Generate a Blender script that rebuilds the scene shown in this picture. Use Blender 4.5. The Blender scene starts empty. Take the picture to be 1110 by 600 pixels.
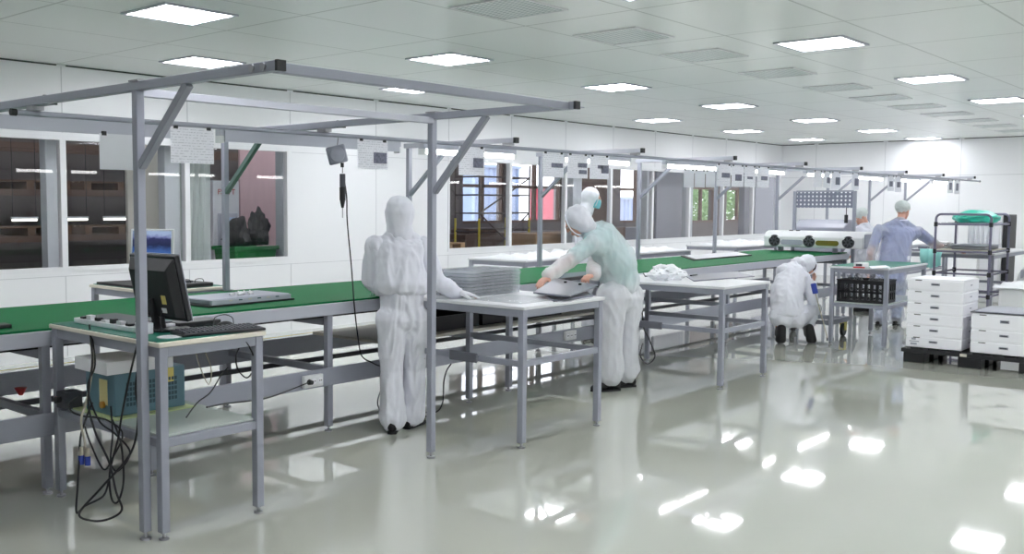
import bpy, bmesh, math, random
from mathutils import Vector, Matrix, noise
random.seed(7)
C = bpy.context.scene.collection
PI = math.pi
V = Vector

# ------------------------------------------------------------------ camera numbers
F = 1061.845; YAW = math.radians(43.0009); PITCH = math.radians(-4.27691); ROLL = math.radians(0.17752)
CX, CY, CH = 450.0, 300.0, 1.58
_f = V((math.cos(YAW)*math.cos(PITCH), math.sin(YAW)*math.cos(PITCH), math.sin(PITCH)))
_r0 = V((math.sin(YAW), -math.cos(YAW), 0)); _u0 = _r0.cross(_f)
_r = math.cos(ROLL)*_r0 + math.sin(ROLL)*_u0
_u = -math.sin(ROLL)*_r0 + math.cos(ROLL)*_u0
EYE = V((0, 0, CH))
def ray(px, py): return _f + _r*((px-CX)/F) - _u*((py-CY)/F)
def at(px, py, d): return EYE + ray(px, py)*d
def on_z(px, py, z):
    q = ray(px, py); return EYE + q*((z-CH)/q.z)
def on_y(px, py, y):
    q = ray(px, py); return EYE + q*(y/q.y)
def on_x(px, py, x):
    q = ray(px, py); return EYE + q*(x/q.x)

# ------------------------------------------------------------------ materials
def mat(name, col, rough=0.5, metal=0.0, var=0.06, scale=6.0, bump=0.0, bscale=60.0, coat=0.0, spec=0.5, stretch=(1,1,1), emit=None, es=0.0, sheen=0.0, trans=0.0):
    m = bpy.data.materials.new(name); m.use_nodes = True
    nt = m.node_tree; n = nt.nodes; L = nt.links
    b = n['Principled BSDF']
    b.inputs['Roughness'].default_value = rough; b.inputs['Metallic'].default_value = metal
    b.inputs['Specular IOR Level'].default_value = spec
    b.inputs['Coat Weight'].default_value = coat; b.inputs['Coat Roughness'].default_value = 0.06
    if sheen: b.inputs['Sheen Weight'].default_value = sheen
    tc = n.new('ShaderNodeTexCoord'); mp = n.new('ShaderNodeMapping'); mp.inputs['Scale'].default_value = stretch
    L.new(tc.outputs['Object'], mp.inputs['Vector'])
    nz = n.new('ShaderNodeTexNoise'); nz.inputs['Scale'].default_value = scale; nz.inputs['Detail'].default_value = 4
    L.new(mp.outputs['Vector'], nz.inputs['Vector'])
    mx = n.new('ShaderNodeMixRGB'); mx.blend_type = 'MIX'
    L.new(nz.outputs['Fac'], mx.inputs['Fac'])
    mx.inputs['Color1'].default_value = tuple(max(0, c*(1-var)) for c in col)+(1,)
    mx.inputs['Color2'].default_value = tuple(min(1, c*(1+var)) for c in col)+(1,)
    L.new(mx.outputs['Color'], b.inputs['Base Color'])
    if bump:
        nb = n.new('ShaderNodeTexNoise'); nb.inputs['Scale'].default_value = bscale; nb.inputs['Detail'].default_value = 3
        L.new(mp.outputs['Vector'], nb.inputs['Vector'])
        bp = n.new('ShaderNodeBump'); bp.inputs['Strength'].default_value = bump; bp.inputs['Distance'].default_value = 0.01
        L.new(nb.outputs['Fac'], bp.inputs['Height']); L.new(bp.outputs['Normal'], b.inputs['Normal'])
    if emit:
        b.inputs['Emission Color'].default_value = tuple(emit)+(1,); b.inputs['Emission Strength'].default_value = es
    if trans:
        out = n['Material Output']; t = n.new('ShaderNodeBsdfTransparent'); ms = n.new('ShaderNodeMixShader')
        ms.inputs['Fac'].default_value = trans
        L.new(b.outputs['BSDF'], ms.inputs[1]); L.new(t.outputs['BSDF'], ms.inputs[2]); L.new(ms.outputs['Shader'], out.inputs['Surface'])
    return m

def srgb(r, g, b):
    f = lambda c: (c/255/12.92) if c/255 <= 0.04045 else ((c/255+0.055)/1.055)**2.4
    return (f(r), f(g), f(b))

M = {}
M['alu'] = mat('aluminium_profile', srgb(158,161,174), 0.42, 0.25, 0.05, 3, 0.02)
M['alu_light'] = mat('aluminium_light', srgb(190,192,204), 0.4, 0.2, 0.04, 3)
M['steel'] = mat('steel', srgb(170,170,176), 0.28, 0.9, 0.05, 8)
M['greypaint'] = mat('grey_paint', srgb(150,153,166), 0.45, 0.1, 0.05, 3, 0.02)
M['black'] = mat('black_plastic', srgb(30,30,34), 0.45, 0, 0.12, 12, 0.03)
M['black_matte'] = mat('black_matte', srgb(24,24,28), 0.7, 0, 0.15, 20, 0.05)
M['darkgrey'] = mat('dark_grey', srgb(70,72,80), 0.5, 0, 0.1, 8)
M['cable'] = mat('cable_rubber', srgb(22,22,26), 0.5, 0, 0.1, 20)
M['cable_grey'] = mat('cable_grey', srgb(170,165,150), 0.5, 0, 0.1, 20)
M['white'] = mat('white_plastic', srgb(228,229,232), 0.4, 0, 0.02, 5)
M['wall'] = mat('wall_panel', srgb(238,239,243), 0.38, 0, 0.012, 1.2, 0.01, 20)
M['seam'] = mat('panel_seam', srgb(205,206,212), 0.5, 0, 0.05, 4)
M['darkseam'] = mat('dark_seam', srgb(70,74,74), 0.7, 0, 0.05, 4)
M['frame_white'] = mat('window_frame_white', srgb(235,236,240), 0.35, 0, 0.02, 4)
M['laminate'] = mat('white_laminate', srgb(225,226,230), 0.3, 0, 0.04, 5)
M['laminate_edge'] = mat('laminate_edge', srgb(228,222,210), 0.4, 0, 0.04, 5)
M['esd'] = mat('esd_mat_teal', srgb(14,112,92), 0.45, 0, 0.06, 6, 0.02)
M['paper'] = mat('paper', srgb(232,233,240), 0.6, 0, 0.02, 8)
M['photo_ink'] = mat('printed_photo', srgb(108,110,128), 0.6, 0, 0.75, 60)
M['ink'] = mat('ink_grey', srgb(165,168,182), 0.7, 0, 0.1, 30)
M['teal_paint'] = mat('teal_grey_paint', srgb(92,126,142), 0.5, 0, 0.08, 6, 0.03)
M['dkteal'] = mat('vent_dark_teal', srgb(56,80,92), 0.6, 0, 0.1, 8)
M['yellow'] = mat('yellow_sticker', srgb(222,205,120), 0.6, 0, 0.05, 10)
M['red'] = mat('red_plastic', srgb(190,36,44), 0.5, 0, 0.08, 10)
M['blue'] = mat('blue_plastic', srgb(40,60,150), 0.5, 0, 0.08, 10)
M['green'] = mat('green_plastic', srgb(20,120,55), 0.5, 0, 0.1, 6)
M['teal_bag'] = mat('teal_plastic_wrap', srgb(40,190,165), 0.35, 0, 0.18, 9, 0.25, 18)
M['white_bag'] = mat('white_film', srgb(232,234,238), 0.35, 0, 0.05, 8, 0.3, 16)
def creases(m, scale=6.0, strength=.9, dist=.05):
    nt = m.node_tree; n = nt.nodes; L = nt.links; b = n['Principled BSDF']
    tc = n.new('ShaderNodeTexCoord'); mp = n.new('ShaderNodeMapping'); mp.inputs['Scale'].default_value = (1, 1, .55); mp.inputs['Rotation'].default_value = (.35, .2, .5)
    nz = n.new('ShaderNodeTexNoise'); nz.noise_type = 'RIDGED_MULTIFRACTAL'; nz.inputs['Scale'].default_value = scale; nz.inputs['Detail'].default_value = 3; nz.inputs['Distortion'].default_value = .6
    L.new(tc.outputs['Object'], mp.inputs['Vector']); L.new(mp.outputs['Vector'], nz.inputs['Vector'])
    bp = n.new('ShaderNodeBump'); bp.inputs['Strength'].default_value = strength; bp.inputs['Distance'].default_value = dist
    L.new(nz.outputs['Fac'], bp.inputs['Height'])
    old = b.inputs['Normal'].links
    if old: L.new(old[0].from_socket, bp.inputs['Normal'])
    L.new(bp.outputs['Normal'], b.inputs['Normal'])
M['suit'] = mat('white_nonwoven', srgb(226,227,237), 0.75, 0, 0.02, 10, 0.12, 35, sheen=0.15)
M['suit_thin'] = mat('white_nonwoven_thin', srgb(238,240,245), 0.75, 0, 0.02, 10, 0.12, 35, trans=0.4)
M['gown'] = mat('sheer_white_gown', srgb(236,238,246), 0.7, 0, 0.03, 10, 0.2, 30, trans=0.6)
M['teal_shirt'] = mat('pale_teal_shirt', srgb(95,205,205), 0.8, 0, 0.05, 14, 0.1, 90)
M['denim'] = mat('denim_blue_shirt', srgb(104,124,195), 0.85, 0, 0.08, 30, 0.1, 120)
M['jeans'] = mat('pale_blue_trousers', srgb(120,140,185), 0.85, 0, 0.08, 30, 0.1, 120)
for k_ in ('suit', 'suit_thin', 'gown'): creases(M[k_])
M['skin'] = mat('skin', srgb(214,164,146), 0.5, 0, 0.06, 9, 0.03, 120)
M['hair'] = mat('dark_hair', srgb(46,36,34), 0.6, 0, 0.3, 40, 0.3, 60)
M['mask'] = mat('blue_face_mask', srgb(120,190,205), 0.7, 0, 0.04, 10)
M['shoe'] = mat('black_shoe', srgb(26,25,28), 0.55, 0, 0.15, 12)
M['glove'] = mat('white_glove', srgb(236,236,242), 0.7, 0, 0.03, 12, 0.08, 80)
M['hairnet'] = mat('white_hairnet', srgb(225,232,232), 0.8, 0, 0.05, 25, 0.2, 60, trans=0.15)
M['wood'] = mat('pallet_wood', srgb(176,140,100), 0.7, 0, 0.25, 4, 0.1, 20, stretch=(1,6,6))
M['wood_dark'] = mat('old_pallet_wood', srgb(104,78,58), 0.75, 0, 0.35, 4, 0.1, 20, stretch=(1,6,6))
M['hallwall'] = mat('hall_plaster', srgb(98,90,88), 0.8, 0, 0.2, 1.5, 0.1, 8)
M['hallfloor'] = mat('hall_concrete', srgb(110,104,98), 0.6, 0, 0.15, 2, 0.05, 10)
M['brown'] = mat('brown_board', srgb(96,74,62), 0.7, 0, 0.2, 4, 0.05)
M['pinkwood'] = mat('pinkish_plywood', srgb(214,178,178), 0.6, 0, 0.12, 3, 0.03, 12, stretch=(4,4,1))
M['column'] = mat('column_paint', srgb(205,210,214), 0.6, 0, 0.04, 3)
M['concrete_grey'] = mat('grey_panel', srgb(150,151,158), 0.8, 0, 0.06, 3, 0.05, 40)
M['midgrey'] = mat('mid_grey', srgb(104,106,116), 0.5, 0, 0.08, 6)
M['scaff'] = mat('yellow_scaffold', srgb(200,180,40), 0.5, 0, 0.15, 6)
M['scaff_dark'] = mat('dark_scaffold', srgb(80,66,62), 0.5, 0, 0.15, 6)
M['leaf'] = mat('leaf_green', srgb(165,196,140), 0.6, 0, 0.3, 2)
M['bark'] = mat('bark', srgb(90,74,60), 0.8, 0, 0.3, 8, 0.3)
M['banner_red'] = mat('red_sheeting', srgb(214,70,92), 0.6, 0, 0.1, 2)
M['banner_blue'] = mat('blue_sheeting', srgb(176,196,230), 0.6, 0, 0.1, 2)
M['glass_screen'] = mat('screen_glass', srgb(18,20,26), 0.12, 0, 0.05, 4)
M['clear'] = mat('clear_tray_plastic', srgb(215,220,226), 0.1, 0, 0.03, 30, 0.3, 80, trans=0.76)
M['shelfglass'] = mat('shelf_board', srgb(196,206,200), 0.2, 0, 0.05, 5)
M['metal_sheet'] = mat('metal_sheet', srgb(128,130,142), 0.3, 0.5, 0.08, 4)
M['cardwhite'] = mat('white_foam_box', srgb(240,240,246), 0.55, 0, 0.012, 4, 0.03, 60)
M['beige'] = mat('beige_board', srgb(205,200,188), 0.5, 0, 0.05, 6)
M['olive'] = mat('olive_glass', srgb(110,104,30), 0.3, 0, 0.1, 6)

def glass_mat(name, tint=0.8):
    m = bpy.data.materials.new(name); m.use_nodes = True; nt = m.node_tree; n = nt.nodes; L = nt.links
    n.remove(n['Principled BSDF']); out = n['Material Output']
    t = n.new('ShaderNodeBsdfTransparent'); t.inputs['Color'].default_value = (tint, tint, tint*1.01, 1)
    g = n.new('ShaderNodeBsdfGlossy'); g.inputs['Roughness'].default_value = 0.01
    fr = n.new('ShaderNodeFresnel'); ge = n.new('ShaderNodeNewGeometry'); mi = n.new('ShaderNodeMapRange')
    mi.inputs['To Min'].default_value = 1.45; mi.inputs['To Max'].default_value = 1/1.45
    L.new(ge.outputs['Backfacing'], mi.inputs['Value']); L.new(mi.outputs['Result'], fr.inputs['IOR'])
    mul = n.new('ShaderNodeMath'); mul.operation = 'MULTIPLY'; mul.inputs[1].default_value = 0.75; mul.use_clamp = True
    L.new(fr.outputs['Fac'], mul.inputs[0])
    ms = n.new('ShaderNodeMixShader'); L.new(mul.outputs['Value'], ms.inputs['Fac'])
    L.new(t.outputs['BSDF'], ms.inputs[1]); L.new(g.outputs['BSDF'], ms.inputs[2]); L.new(ms.outputs['Shader'], out.inputs['Surface'])
    return m
M['glass'] = glass_mat('window_glass', 0.97)

def emit_mat(name, col, s):
    m = bpy.data.materials.new(name); m.use_nodes = True; nt = m.node_tree
    nt.nodes.remove(nt.nodes['Principled BSDF'])
    e = nt.nodes.new('ShaderNodeEmission'); e.inputs['Color'].default_value = tuple(col)+(1,); e.inputs['Strength'].default_value = s
    nt.links.new(e.outputs['Emission'], nt.nodes['Material Output'].inputs['Surface'])
    return m
M['panel_light'] = emit_mat('ceiling_panel_light', (0.955, 0.962, 1.0), 25.0)
M['tube'] = emit_mat('fluorescent_tube', (1.0, 0.99, 0.97), 18.0)
M['tube_dim'] = emit_mat('hall_tube', (1.0, 0.98, 0.85), 4.0)

# ------------------------------------------------------------------ mesh builder
class MB:
    def __init__(s): s.v = []; s.f = []
    def add(s, vs, fs):
        b = len(s.v); s.v += [V(p) for p in vs]; s.f += [tuple(i+b for i in f) for f in fs]; return s
    def box(s, x0, x1, y0, y1, z0, z1):
        x0, x1 = min(x0, x1), max(x0, x1); y0, y1 = min(y0, y1), max(y0, y1); z0, z1 = min(z0, z1), max(z0, z1)
        return s.add([(x0,y0,z0),(x1,y0,z0),(x1,y1,z0),(x0,y1,z0),(x0,y0,z1),(x1,y0,z1),(x1,y1,z1),(x0,y1,z1)],
                     [(0,3,2,1),(4,5,6,7),(0,1,5,4),(1,2,6,5),(2,3,7,6),(3,0,4,7)])
    def bar(s, a, b, w, h, up=None):
        a, b = V(a), V(b); d = (b-a).normalized()
        up = V(up) if up else (V((0,0,1)) if abs(d.z) < 0.9 else V((0,1,0)))
        x = d.cross(up).normalized(); y = x.cross(d).normalized()
        vs = []
        for p in (a, b):
            for sx, sy in ((-1,-1),(1,-1),(1,1),(-1,1)): vs.append(p + x*(sx*w/2) + y*(sy*h/2))
        return s.add(vs, [(0,1,2,3)[::-1],(4,5,6,7),(0,1,5,4),(1,2,6,5),(2,3,7,6),(3,0,4,7)][0:6])
    def cyl(s, a, b, r, n=12, r2=None):
        a, b = V(a), V(b); d = (b-a).normalized(); r2 = r if r2 is None else r2
        up = V((0,0,1)) if abs(d.z) < 0.9 else V((0,1,0))
        x = d.cross(up).normalized(); y = x.cross(d).normalized()
        vs = [a + (x*math.cos(2*PI*i/n) + y*math.sin(2*PI*i/n))*r for i in range(n)] + [b + (x*math.cos(2*PI*i/n) + y*math.sin(2*PI*i/n))*r2 for i in range(n)]
        fs = [(i, (i+1) % n, n+(i+1) % n, n+i) for i in range(n)] + [tuple(range(n))[::-1], tuple(range(n, 2*n))]
        return s.add(vs, fs)
    def tube(s, pts, r, n=7, sub=6, closed=False):
        P = [V(p) for p in pts]; Q = []
        if sub > 1 and len(P) > 2:
            for i in range(len(P)-1):
                p0 = P[max(i-1, 0)]; p1 = P[i]; p2 = P[i+1]; p3 = P[min(i+2, len(P)-1)]
                for k in range(sub):
                    t = k/sub
                    Q.append(0.5*((2*p1)+(p2-p0)*t+(2*p0-5*p1+4*p2-p3)*t*t+(3*p1-p0-3*p2+p3)*t**3))
            Q.append(P[-1])
        else: Q = P
        vs = []; nrm = None
        for i, q in enumerate(Q):
            d = (Q[min(i+1, len(Q)-1)]-Q[max(i-1, 0)]).normalized()
            if nrm is None:
                up = V((0,0,1)) if abs(d.z) < 0.9 else V((1,0,0)); nrm = d.cross(up).normalized()
            nrm = (nrm - d*nrm.dot(d)).normalized(); bn = d.cross(nrm)
            vs += [q + (nrm*math.cos(2*PI*k/n)+bn*math.sin(2*PI*k/n))*r for k in range(n)]
        m = len(Q)
        fs = [(i*n+k, i*n+(k+1) % n, (i+1)*n+(k+1) % n, (i+1)*n+k) for i in range(m-1) for k in range(n)]
        fs += [tuple(range(n))[::-1], tuple(range((m-1)*n, m*n))]
        return s.add(vs, fs)
    def prism(s, pts, off):
        n = len(pts); off = V(off); P = [V(p) for p in pts]
        return s.add(P+[p+off for p in P], [tuple(range(n))[::-1], tuple(range(n, 2*n))]+[(i, (i+1) % n, n+(i+1) % n, n+i) for i in range(n)])
    def grid(s, fn, nu, nv):
        vs = [fn(i/nu, j/nv) for j in range(nv+1) for i in range(nu+1)]
        return s.add(vs, [(j*(nu+1)+i, j*(nu+1)+i+1, (j+1)*(nu+1)+i+1, (j+1)*(nu+1)+i) for j in range(nv) for i in range(nu)])
    def xf(s, m):
        s.v = [m @ p for p in s.v]; return s

ORG = {}
def mesh_obj(name, me, m, parent=None):
    o = bpy.data.objects.new(name, me); C.objects.link(o)
    if m is not None and not me.materials: me.materials.append(m)
    if parent is not None:
        o.parent = parent
    ORG[o.name] = ORG[parent.name] if parent is not None else V((0,0,0))
    return o
def part(name, mb, m, parent=None, bevel=0.0, smooth=35, local=False, recalc=True):
    off = V((0,0,0)) if (parent is None or local) else ORG[parent.name]
    me = bpy.data.meshes.new(name)
    me.from_pydata([tuple(p-off) for p in mb.v], [], mb.f); me.update()
    if recalc:
        b = bmesh.new(); b.from_mesh(me); bmesh.ops.recalc_face_normals(b, faces=b.faces); b.to_mesh(me); b.free()
    if smooth:
        me.polygons.foreach_set('use_smooth', [True]*len(me.polygons)); me.set_sharp_from_angle(angle=math.radians(smooth))
    o = mesh_obj(name, me, m, parent)
    if bevel:
        md = o.modifiers.new('edge', 'BEVEL'); md.width = bevel; md.segments = 2; md.limit_method = 'ANGLE'; md.angle_limit = math.radians(40)
    return o
def tag(o, label, cat, group=None):
    o['label'] = label; o['category'] = cat
    if group: o['group'] = group
    return o
def thing(name, label, cat, loc=(0,0,0), rotz=0, group=None):
    o = bpy.data.objects.new(name, None); C.objects.link(o); o.empty_display_size = 0.1
    o.location = loc; o.rotation_euler = (0, 0, rotz); ORG[o.name] = V(loc)
    return tag(o, label, cat, group)
def solo(name, mb, m, label, cat, group=None, **k):
    """a thing that is one mesh: origin moved to its base centre"""
    lo = V((min(p.x for p in mb.v), min(p.y for p in mb.v), min(p.z for p in mb.v))); hi = V((max(p.x for p in mb.v), max(p.y for p in mb.v), max(p.z for p in mb.v)))
    c = V(((lo.x+hi.x)/2, (lo.y+hi.y)/2, lo.z))
    mb.v = [p-c for p in mb.v]
    o = part(name, mb, m, None, **k); o.location = c; ORG[o.name] = c
    return tag(o, label, cat, group)
def struct(name, mb, m, parent=None, **k):
    o = part(name, mb, m, parent, **k)
    if parent is None: o['kind'] = 'structure'
    return o
def text_mesh(name, fc, m, parent):
    tmp = bpy.data.objects.new('tmp', fc); C.objects.link(tmp); bpy.context.view_layer.update()
    me = bpy.data.meshes.new_from_object(tmp.evaluated_get(bpy.context.evaluated_depsgraph_get()))
    bpy.data.objects.remove(tmp); bpy.data.curves.remove(fc); me.materials.clear()
    return mesh_obj(name, me, m, parent)
def copy_tree(o, parent=None):
    c = o.copy(); C.objects.link(c); c.parent = parent
    ORG[c.name] = ORG.get(o.name, V((0,0,0))).copy()
    for ch in list(o.children): copy_tree(ch, c)
    return c

CAM = bpy.data.cameras.new('camera'); cam = bpy.data.objects.new('camera', CAM); C.objects.link(cam)
CAM.sensor_fit = 'HORIZONTAL'; CAM.sensor_width = 36; CAM.lens = F/1110*36
CAM.shift_x = (555-CX)/1110; CAM.shift_y = (CY-300)/1110; CAM.clip_start = 0.05; CAM.clip_end = 300
cam.matrix_world = Matrix(((_r.x, _u.x, -_f.x, EYE.x), (_r.y, _u.y, -_f.y, EYE.y), (_r.z, _u.z, -_f.z, EYE.z), (0,0,0,1)))
bpy.context.scene.camera = cam
# ================================================================== the room
X0, X1, Y0, Y1, ZC = -3.6, 22.45, -3.6, 9.35, 2.953
SILL, WTOP = 0.885, 2.25

def floor_mat():
    m = mat('epoxy_floor', srgb(203,205,194), 0.05, 0, 0.04, 0.7, 0.004, 1.3, coat=0.75, spec=0.55)
    m.node_tree.nodes['Principled BSDF'].inputs['Coat Roughness'].default_value = .025
    m.node_tree.nodes['Principled BSDF'].inputs['Coat IOR'].default_value = 1.55
    return m
def ceil_mat():
    m = mat('ceiling_panel', srgb(230,234,234), 0.3, 0, 0.012, 2, 0.0, spec=0.35)
    nt = m.node_tree; n = nt.nodes; L = nt.links; b = n['Principled BSDF']
    src = b.inputs['Base Color'].links[0].from_socket
    tc = n.new('ShaderNodeTexCoord'); sp = n.new('ShaderNodeSeparateXYZ'); L.new(tc.outputs['Object'], sp.inputs['Vector'])
    def line(out, off, period, w):
        a = n.new('ShaderNodeMath'); a.operation = 'SUBTRACT'; a.inputs[1].default_value = off - period*40; L.new(sp.outputs[out], a.inputs[0])
        q = n.new('ShaderNodeMath'); q.operation = 'MODULO'; q.inputs[1].default_value = period; L.new(a.outputs[0], q.inputs[0])
        c = n.new('ShaderNodeMath'); c.operation = 'LESS_THAN'; c.inputs[1].default_value = w; L.new(q.outputs[0], c.inputs[0])
        return c.outputs[0]
    l1 = line('X', 4.77, 1.435, 0.02); l2 = line('Y', 9.35, 0.945, 0.016)
    mxm = n.new('ShaderNodeMath'); mxm.operation = 'MAXIMUM'; L.new(l1, mxm.inputs[0]); L.new(l2, mxm.inputs[1])
    mx = n.new('ShaderNodeMixRGB'); L.new(mxm.outputs[0], mx.inputs['Fac']); L.new(src, mx.inputs['Color1']); mx.inputs['Color2'].default_value = srgb(186,191,190)+(1,)
    L.new(mx.outputs['Color'], b.inputs['Base Color'])
    return m
struct('floor', MB().box(X0, X1, Y0, Y1, -0.1, 0), floor_mat(), smooth=0)
struct('ceiling', MB().box(X0, X1, Y0, Y1, ZC, ZC+0.1), ceil_mat(), smooth=0)
T = 0.1
WB1 = [1.875, 3.35, 4.825, 6.29, 7.75]
WB2 = [10.715, 12.19, 13.70, 15.11, 16.57, 18.03, 19.50, 20.95, 22.33]
wl = MB()
wl.box(X0, X1, Y1, Y1+T, 0, SILL).box(X0, X1, Y1, Y1+T, WTOP, ZC)
wl.box(X0, WB1[0], Y1, Y1+T, SILL, WTOP).box(WB1[-1], WB2[0], Y1, Y1+T, SILL, WTOP).box(WB2[-1], X1, Y1, Y1+T, SILL, WTOP)
struct('wall_left', wl, M['wall'], smooth=0)
struct('wall_back', MB().box(X1, X1+T, Y0, Y1+T, 0, ZC), M['wall'], smooth=0)
struct('wall_right', MB().box(X0, X1, Y0-T, Y0, 0, ZC), M['wall'], smooth=0)
struct('wall_front', MB().box(X0-T, X0, Y0-T, Y1+T, 0, ZC), M['wall'], smooth=0)
s = MB()
for k in range(-5, 12):
    x = 4.83+1.475*k
    if x < X0+.1 or x > X1-.1: continue
    s.box(x-.004, x+.004, Y1-.002, Y1, 0.02, SILL-.05); s.box(x-.005, x+.005, Y1-.002, Y1, WTOP+.03, ZC-.02)
    if 7.9 < x < 10.6: s.box(x-.004, x+.004, Y1-.002, Y1, SILL-.05, WTOP+.03)
s.box(X0, X1, Y1-.002, Y1, SILL-.052, SILL-.046); s.box(7.8, 10.7, Y1-.002, Y1, WTOP-.05, WTOP-.044)
s.box(X0, X1, Y1-.002, Y1, 0.42, 0.426)
struct('trim_1', s, M['seam'], smooth=0)
s = MB()
for k in range(-8, 4):
    y = 7.09+1.475*k
    if y > Y0+.1 and y < Y1-.1: s.box(X1-.002, X1, y-.005, y+.005, 0.02, ZC-.02)
s.box(X1-.002, X1, Y0, Y1, 2.195, 2.205)
struct('trim_2', s, M['seam'], smooth=0)
s = MB()
for k in range(-5, 12):
    a = 4.83+1.475*k
    s.box(max(a+.05, X0), min(a+1.475-.05, X1), Y1-.006, Y1, ZC-.016, ZC-.002)
for k in range(-8, 3):
    a = 7.09+1.475*k
    s.box(X1-.006, X1, max(a+.05, Y0), min(a+1.475-.05, Y1), ZC-.016, ZC-.002)
struct('trim_3', s, M['darkseam'], smooth=0)
# windows: one per bay
wn = 0
for WB in (WB1, WB2):
    for a, b in zip(WB[:-1], WB[1:]):
        wn += 1
        f = MB(); w = 0.032
        f.box(a, a+w, Y1-.012, Y1+.06, SILL, WTOP).box(b-w, b, Y1-.012, Y1+.06, SILL, WTOP)
        f.box(a+w, b-w, Y1-.012, Y1+.06, SILL, SILL+.045).box(a+w, b-w, Y1-.012, Y1+.06, WTOP-.045, WTOP)
        fo = struct('window_%d' % wn, f, M['frame_white'], smooth=0)
        part('window_pane', MB().box(a+w, b-w, Y1+.02, Y1+.026, SILL+.045, WTOP-.045), M['glass'], fo, smooth=0)

# ------------------------------------------------------------------ ceiling lights and vents
LW, LD = 0.62, 0.58
def ceiling_light():
    t = thing('ceiling_light', 'x', 'ceiling light', (0, 0, ZC), 0, 'recessed ceiling lights')
    f = MB(); w = .028; z0 = ZC-.014
    f.box(-LW/2, LW/2, -LD/2, -LD/2+w, z0, ZC-.001).box(-LW/2, LW/2, LD/2-w, LD/2, z0, ZC-.001)
    f.box(-LW/2, -LW/2+w, -LD/2+w, LD/2-w, z0, ZC-.001).box(LW/2-w, LW/2, -LD/2+w, LD/2-w, z0, ZC-.001)
    part('light_frame', MB().add([p-V((0,0,ZC)) for p in f.v], f.f), M['alu_light'], t, local=True, smooth=0)
    part('diffuser', MB().box(-LW/2+w, LW/2-w, -LD/2+w, LD/2-w, -.009, -.005), M['panel_light'], t, local=True, smooth=0)
    l = MB()
    for k in range(1, 4):
        y = -LD/2+w+(LD-2*w)*k/4; l.box(-LW/2+w, LW/2-w, y-.005, y+.005, -.0135, -.0095)
    part('louvre', l, M['white'], t, local=True, smooth=0)
    return t
L0 = ceiling_light(); first = True
lights = []
rows = {6.2: ([1.2, 4.13, 7.12, 10.1, 13.03, 16.15, 19.15, 21.95], 'of the row above the conveyor'),
        8.12: ([2.7, 5.66, 8.68, 11.6, 14.5, 17.65, 20.75], 'of the row along the window wall'),
        3.25: ([2.6, 5.58, 8.55, 11.7, 14.65, 17.6, 20.5], 'of the row beyond the vents'),
        0.3: ([1.2, 4.1, 7.1, 10.1, 13.1, 16.1, 19.1], 'of the row over the aisle'),
        -2.2: ([-0.4, 2.6, 5.6, 8.6, 11.6, 14.6, 17.6, 20.5], 'of the row nearest the aisle wall')}
ordn = ['first', 'second', 'third', 'fourth', 'fifth', 'sixth', 'seventh', 'eighth']
for y, (xs, where) in rows.items():
    vis = 0
    for x in xs:
        o = L0 if first else copy_tree(L0); first = False
        o.location = (x, y, ZC)
        o['label'] = 'square ceiling light, %s from the near end %s' % (ordn[xs.index(x)], where)
hm = mat('vent_panel', srgb(205,212,212), 0.35, 0, 0.02, 4)
nt = hm.node_tree; n = nt.nodes; Lk = nt.links
tc = n.new('ShaderNodeTexCoord'); vo = n.new('ShaderNodeTexVoronoi'); vo.inputs['Scale'].default_value = 1; vo.inputs['Randomness'].default_value = 0
mpv = n.new('ShaderNodeMapping'); mpv.inputs['Scale'].default_value = (26, 20, 0); Lk.new(tc.outputs['Object'], mpv.inputs['Vector']); Lk.new(mpv.outputs['Vector'], vo.inputs['Vector'])
lt = n.new('ShaderNodeMath'); lt.operation = 'LESS_THAN'; lt.inputs[1].default_value = 0.26; Lk.new(vo.outputs['Distance'], lt.inputs[0])
b = n['Principled BSDF']; src = b.inputs['Base Color'].links[0].from_socket
mx = n.new('ShaderNodeMixRGB'); Lk.new(lt.outputs[0], mx.inputs['Fac']); Lk.new(src, mx.inputs['Color1']); mx.inputs['Color2'].default_value = srgb(128,146,152)+(1,)
Lk.new(mx.outputs['Color'], b.inputs['Base Color'])
v0 = None
vx = [5.57, 7.1, 8.5, 10.15, 11.85, 13.35, 14.85, 16.35, 17.85, 19.3, 20.8]
for i, x in enumerate(vx):
    if v0 is None:
        v0 = thing('ceiling_vent', 'x', 'vent', (0,0,ZC), 0, 'perforated ceiling vents')
        f = MB(); a, bb, w = .31, .29, .02
        f.box(-a, a, -bb, -bb+w, -.012, -.001).box(-a, a, bb-w, bb, -.012, -.001).box(-a, -a+w, -bb+w, bb-w, -.012, -.001).box(a-w, a, -bb+w, bb-w, -.012, -.001)
        part('vent_rim', f, M['white'], v0, local=True, smooth=0)
        part('perforated_plate', MB().box(-a+w, a-w, -bb+w, bb-w, -.008, -.002), hm, v0, local=True, smooth=0)
        o = v0
    else: o = copy_tree(v0)
    o.location = (x, 4.3, ZC)
    o['label'] = 'square perforated ceiling vent, %s from the near end of the vent row' % (ordn+['ninth', 'tenth', 'eleventh'])[i]

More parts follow.
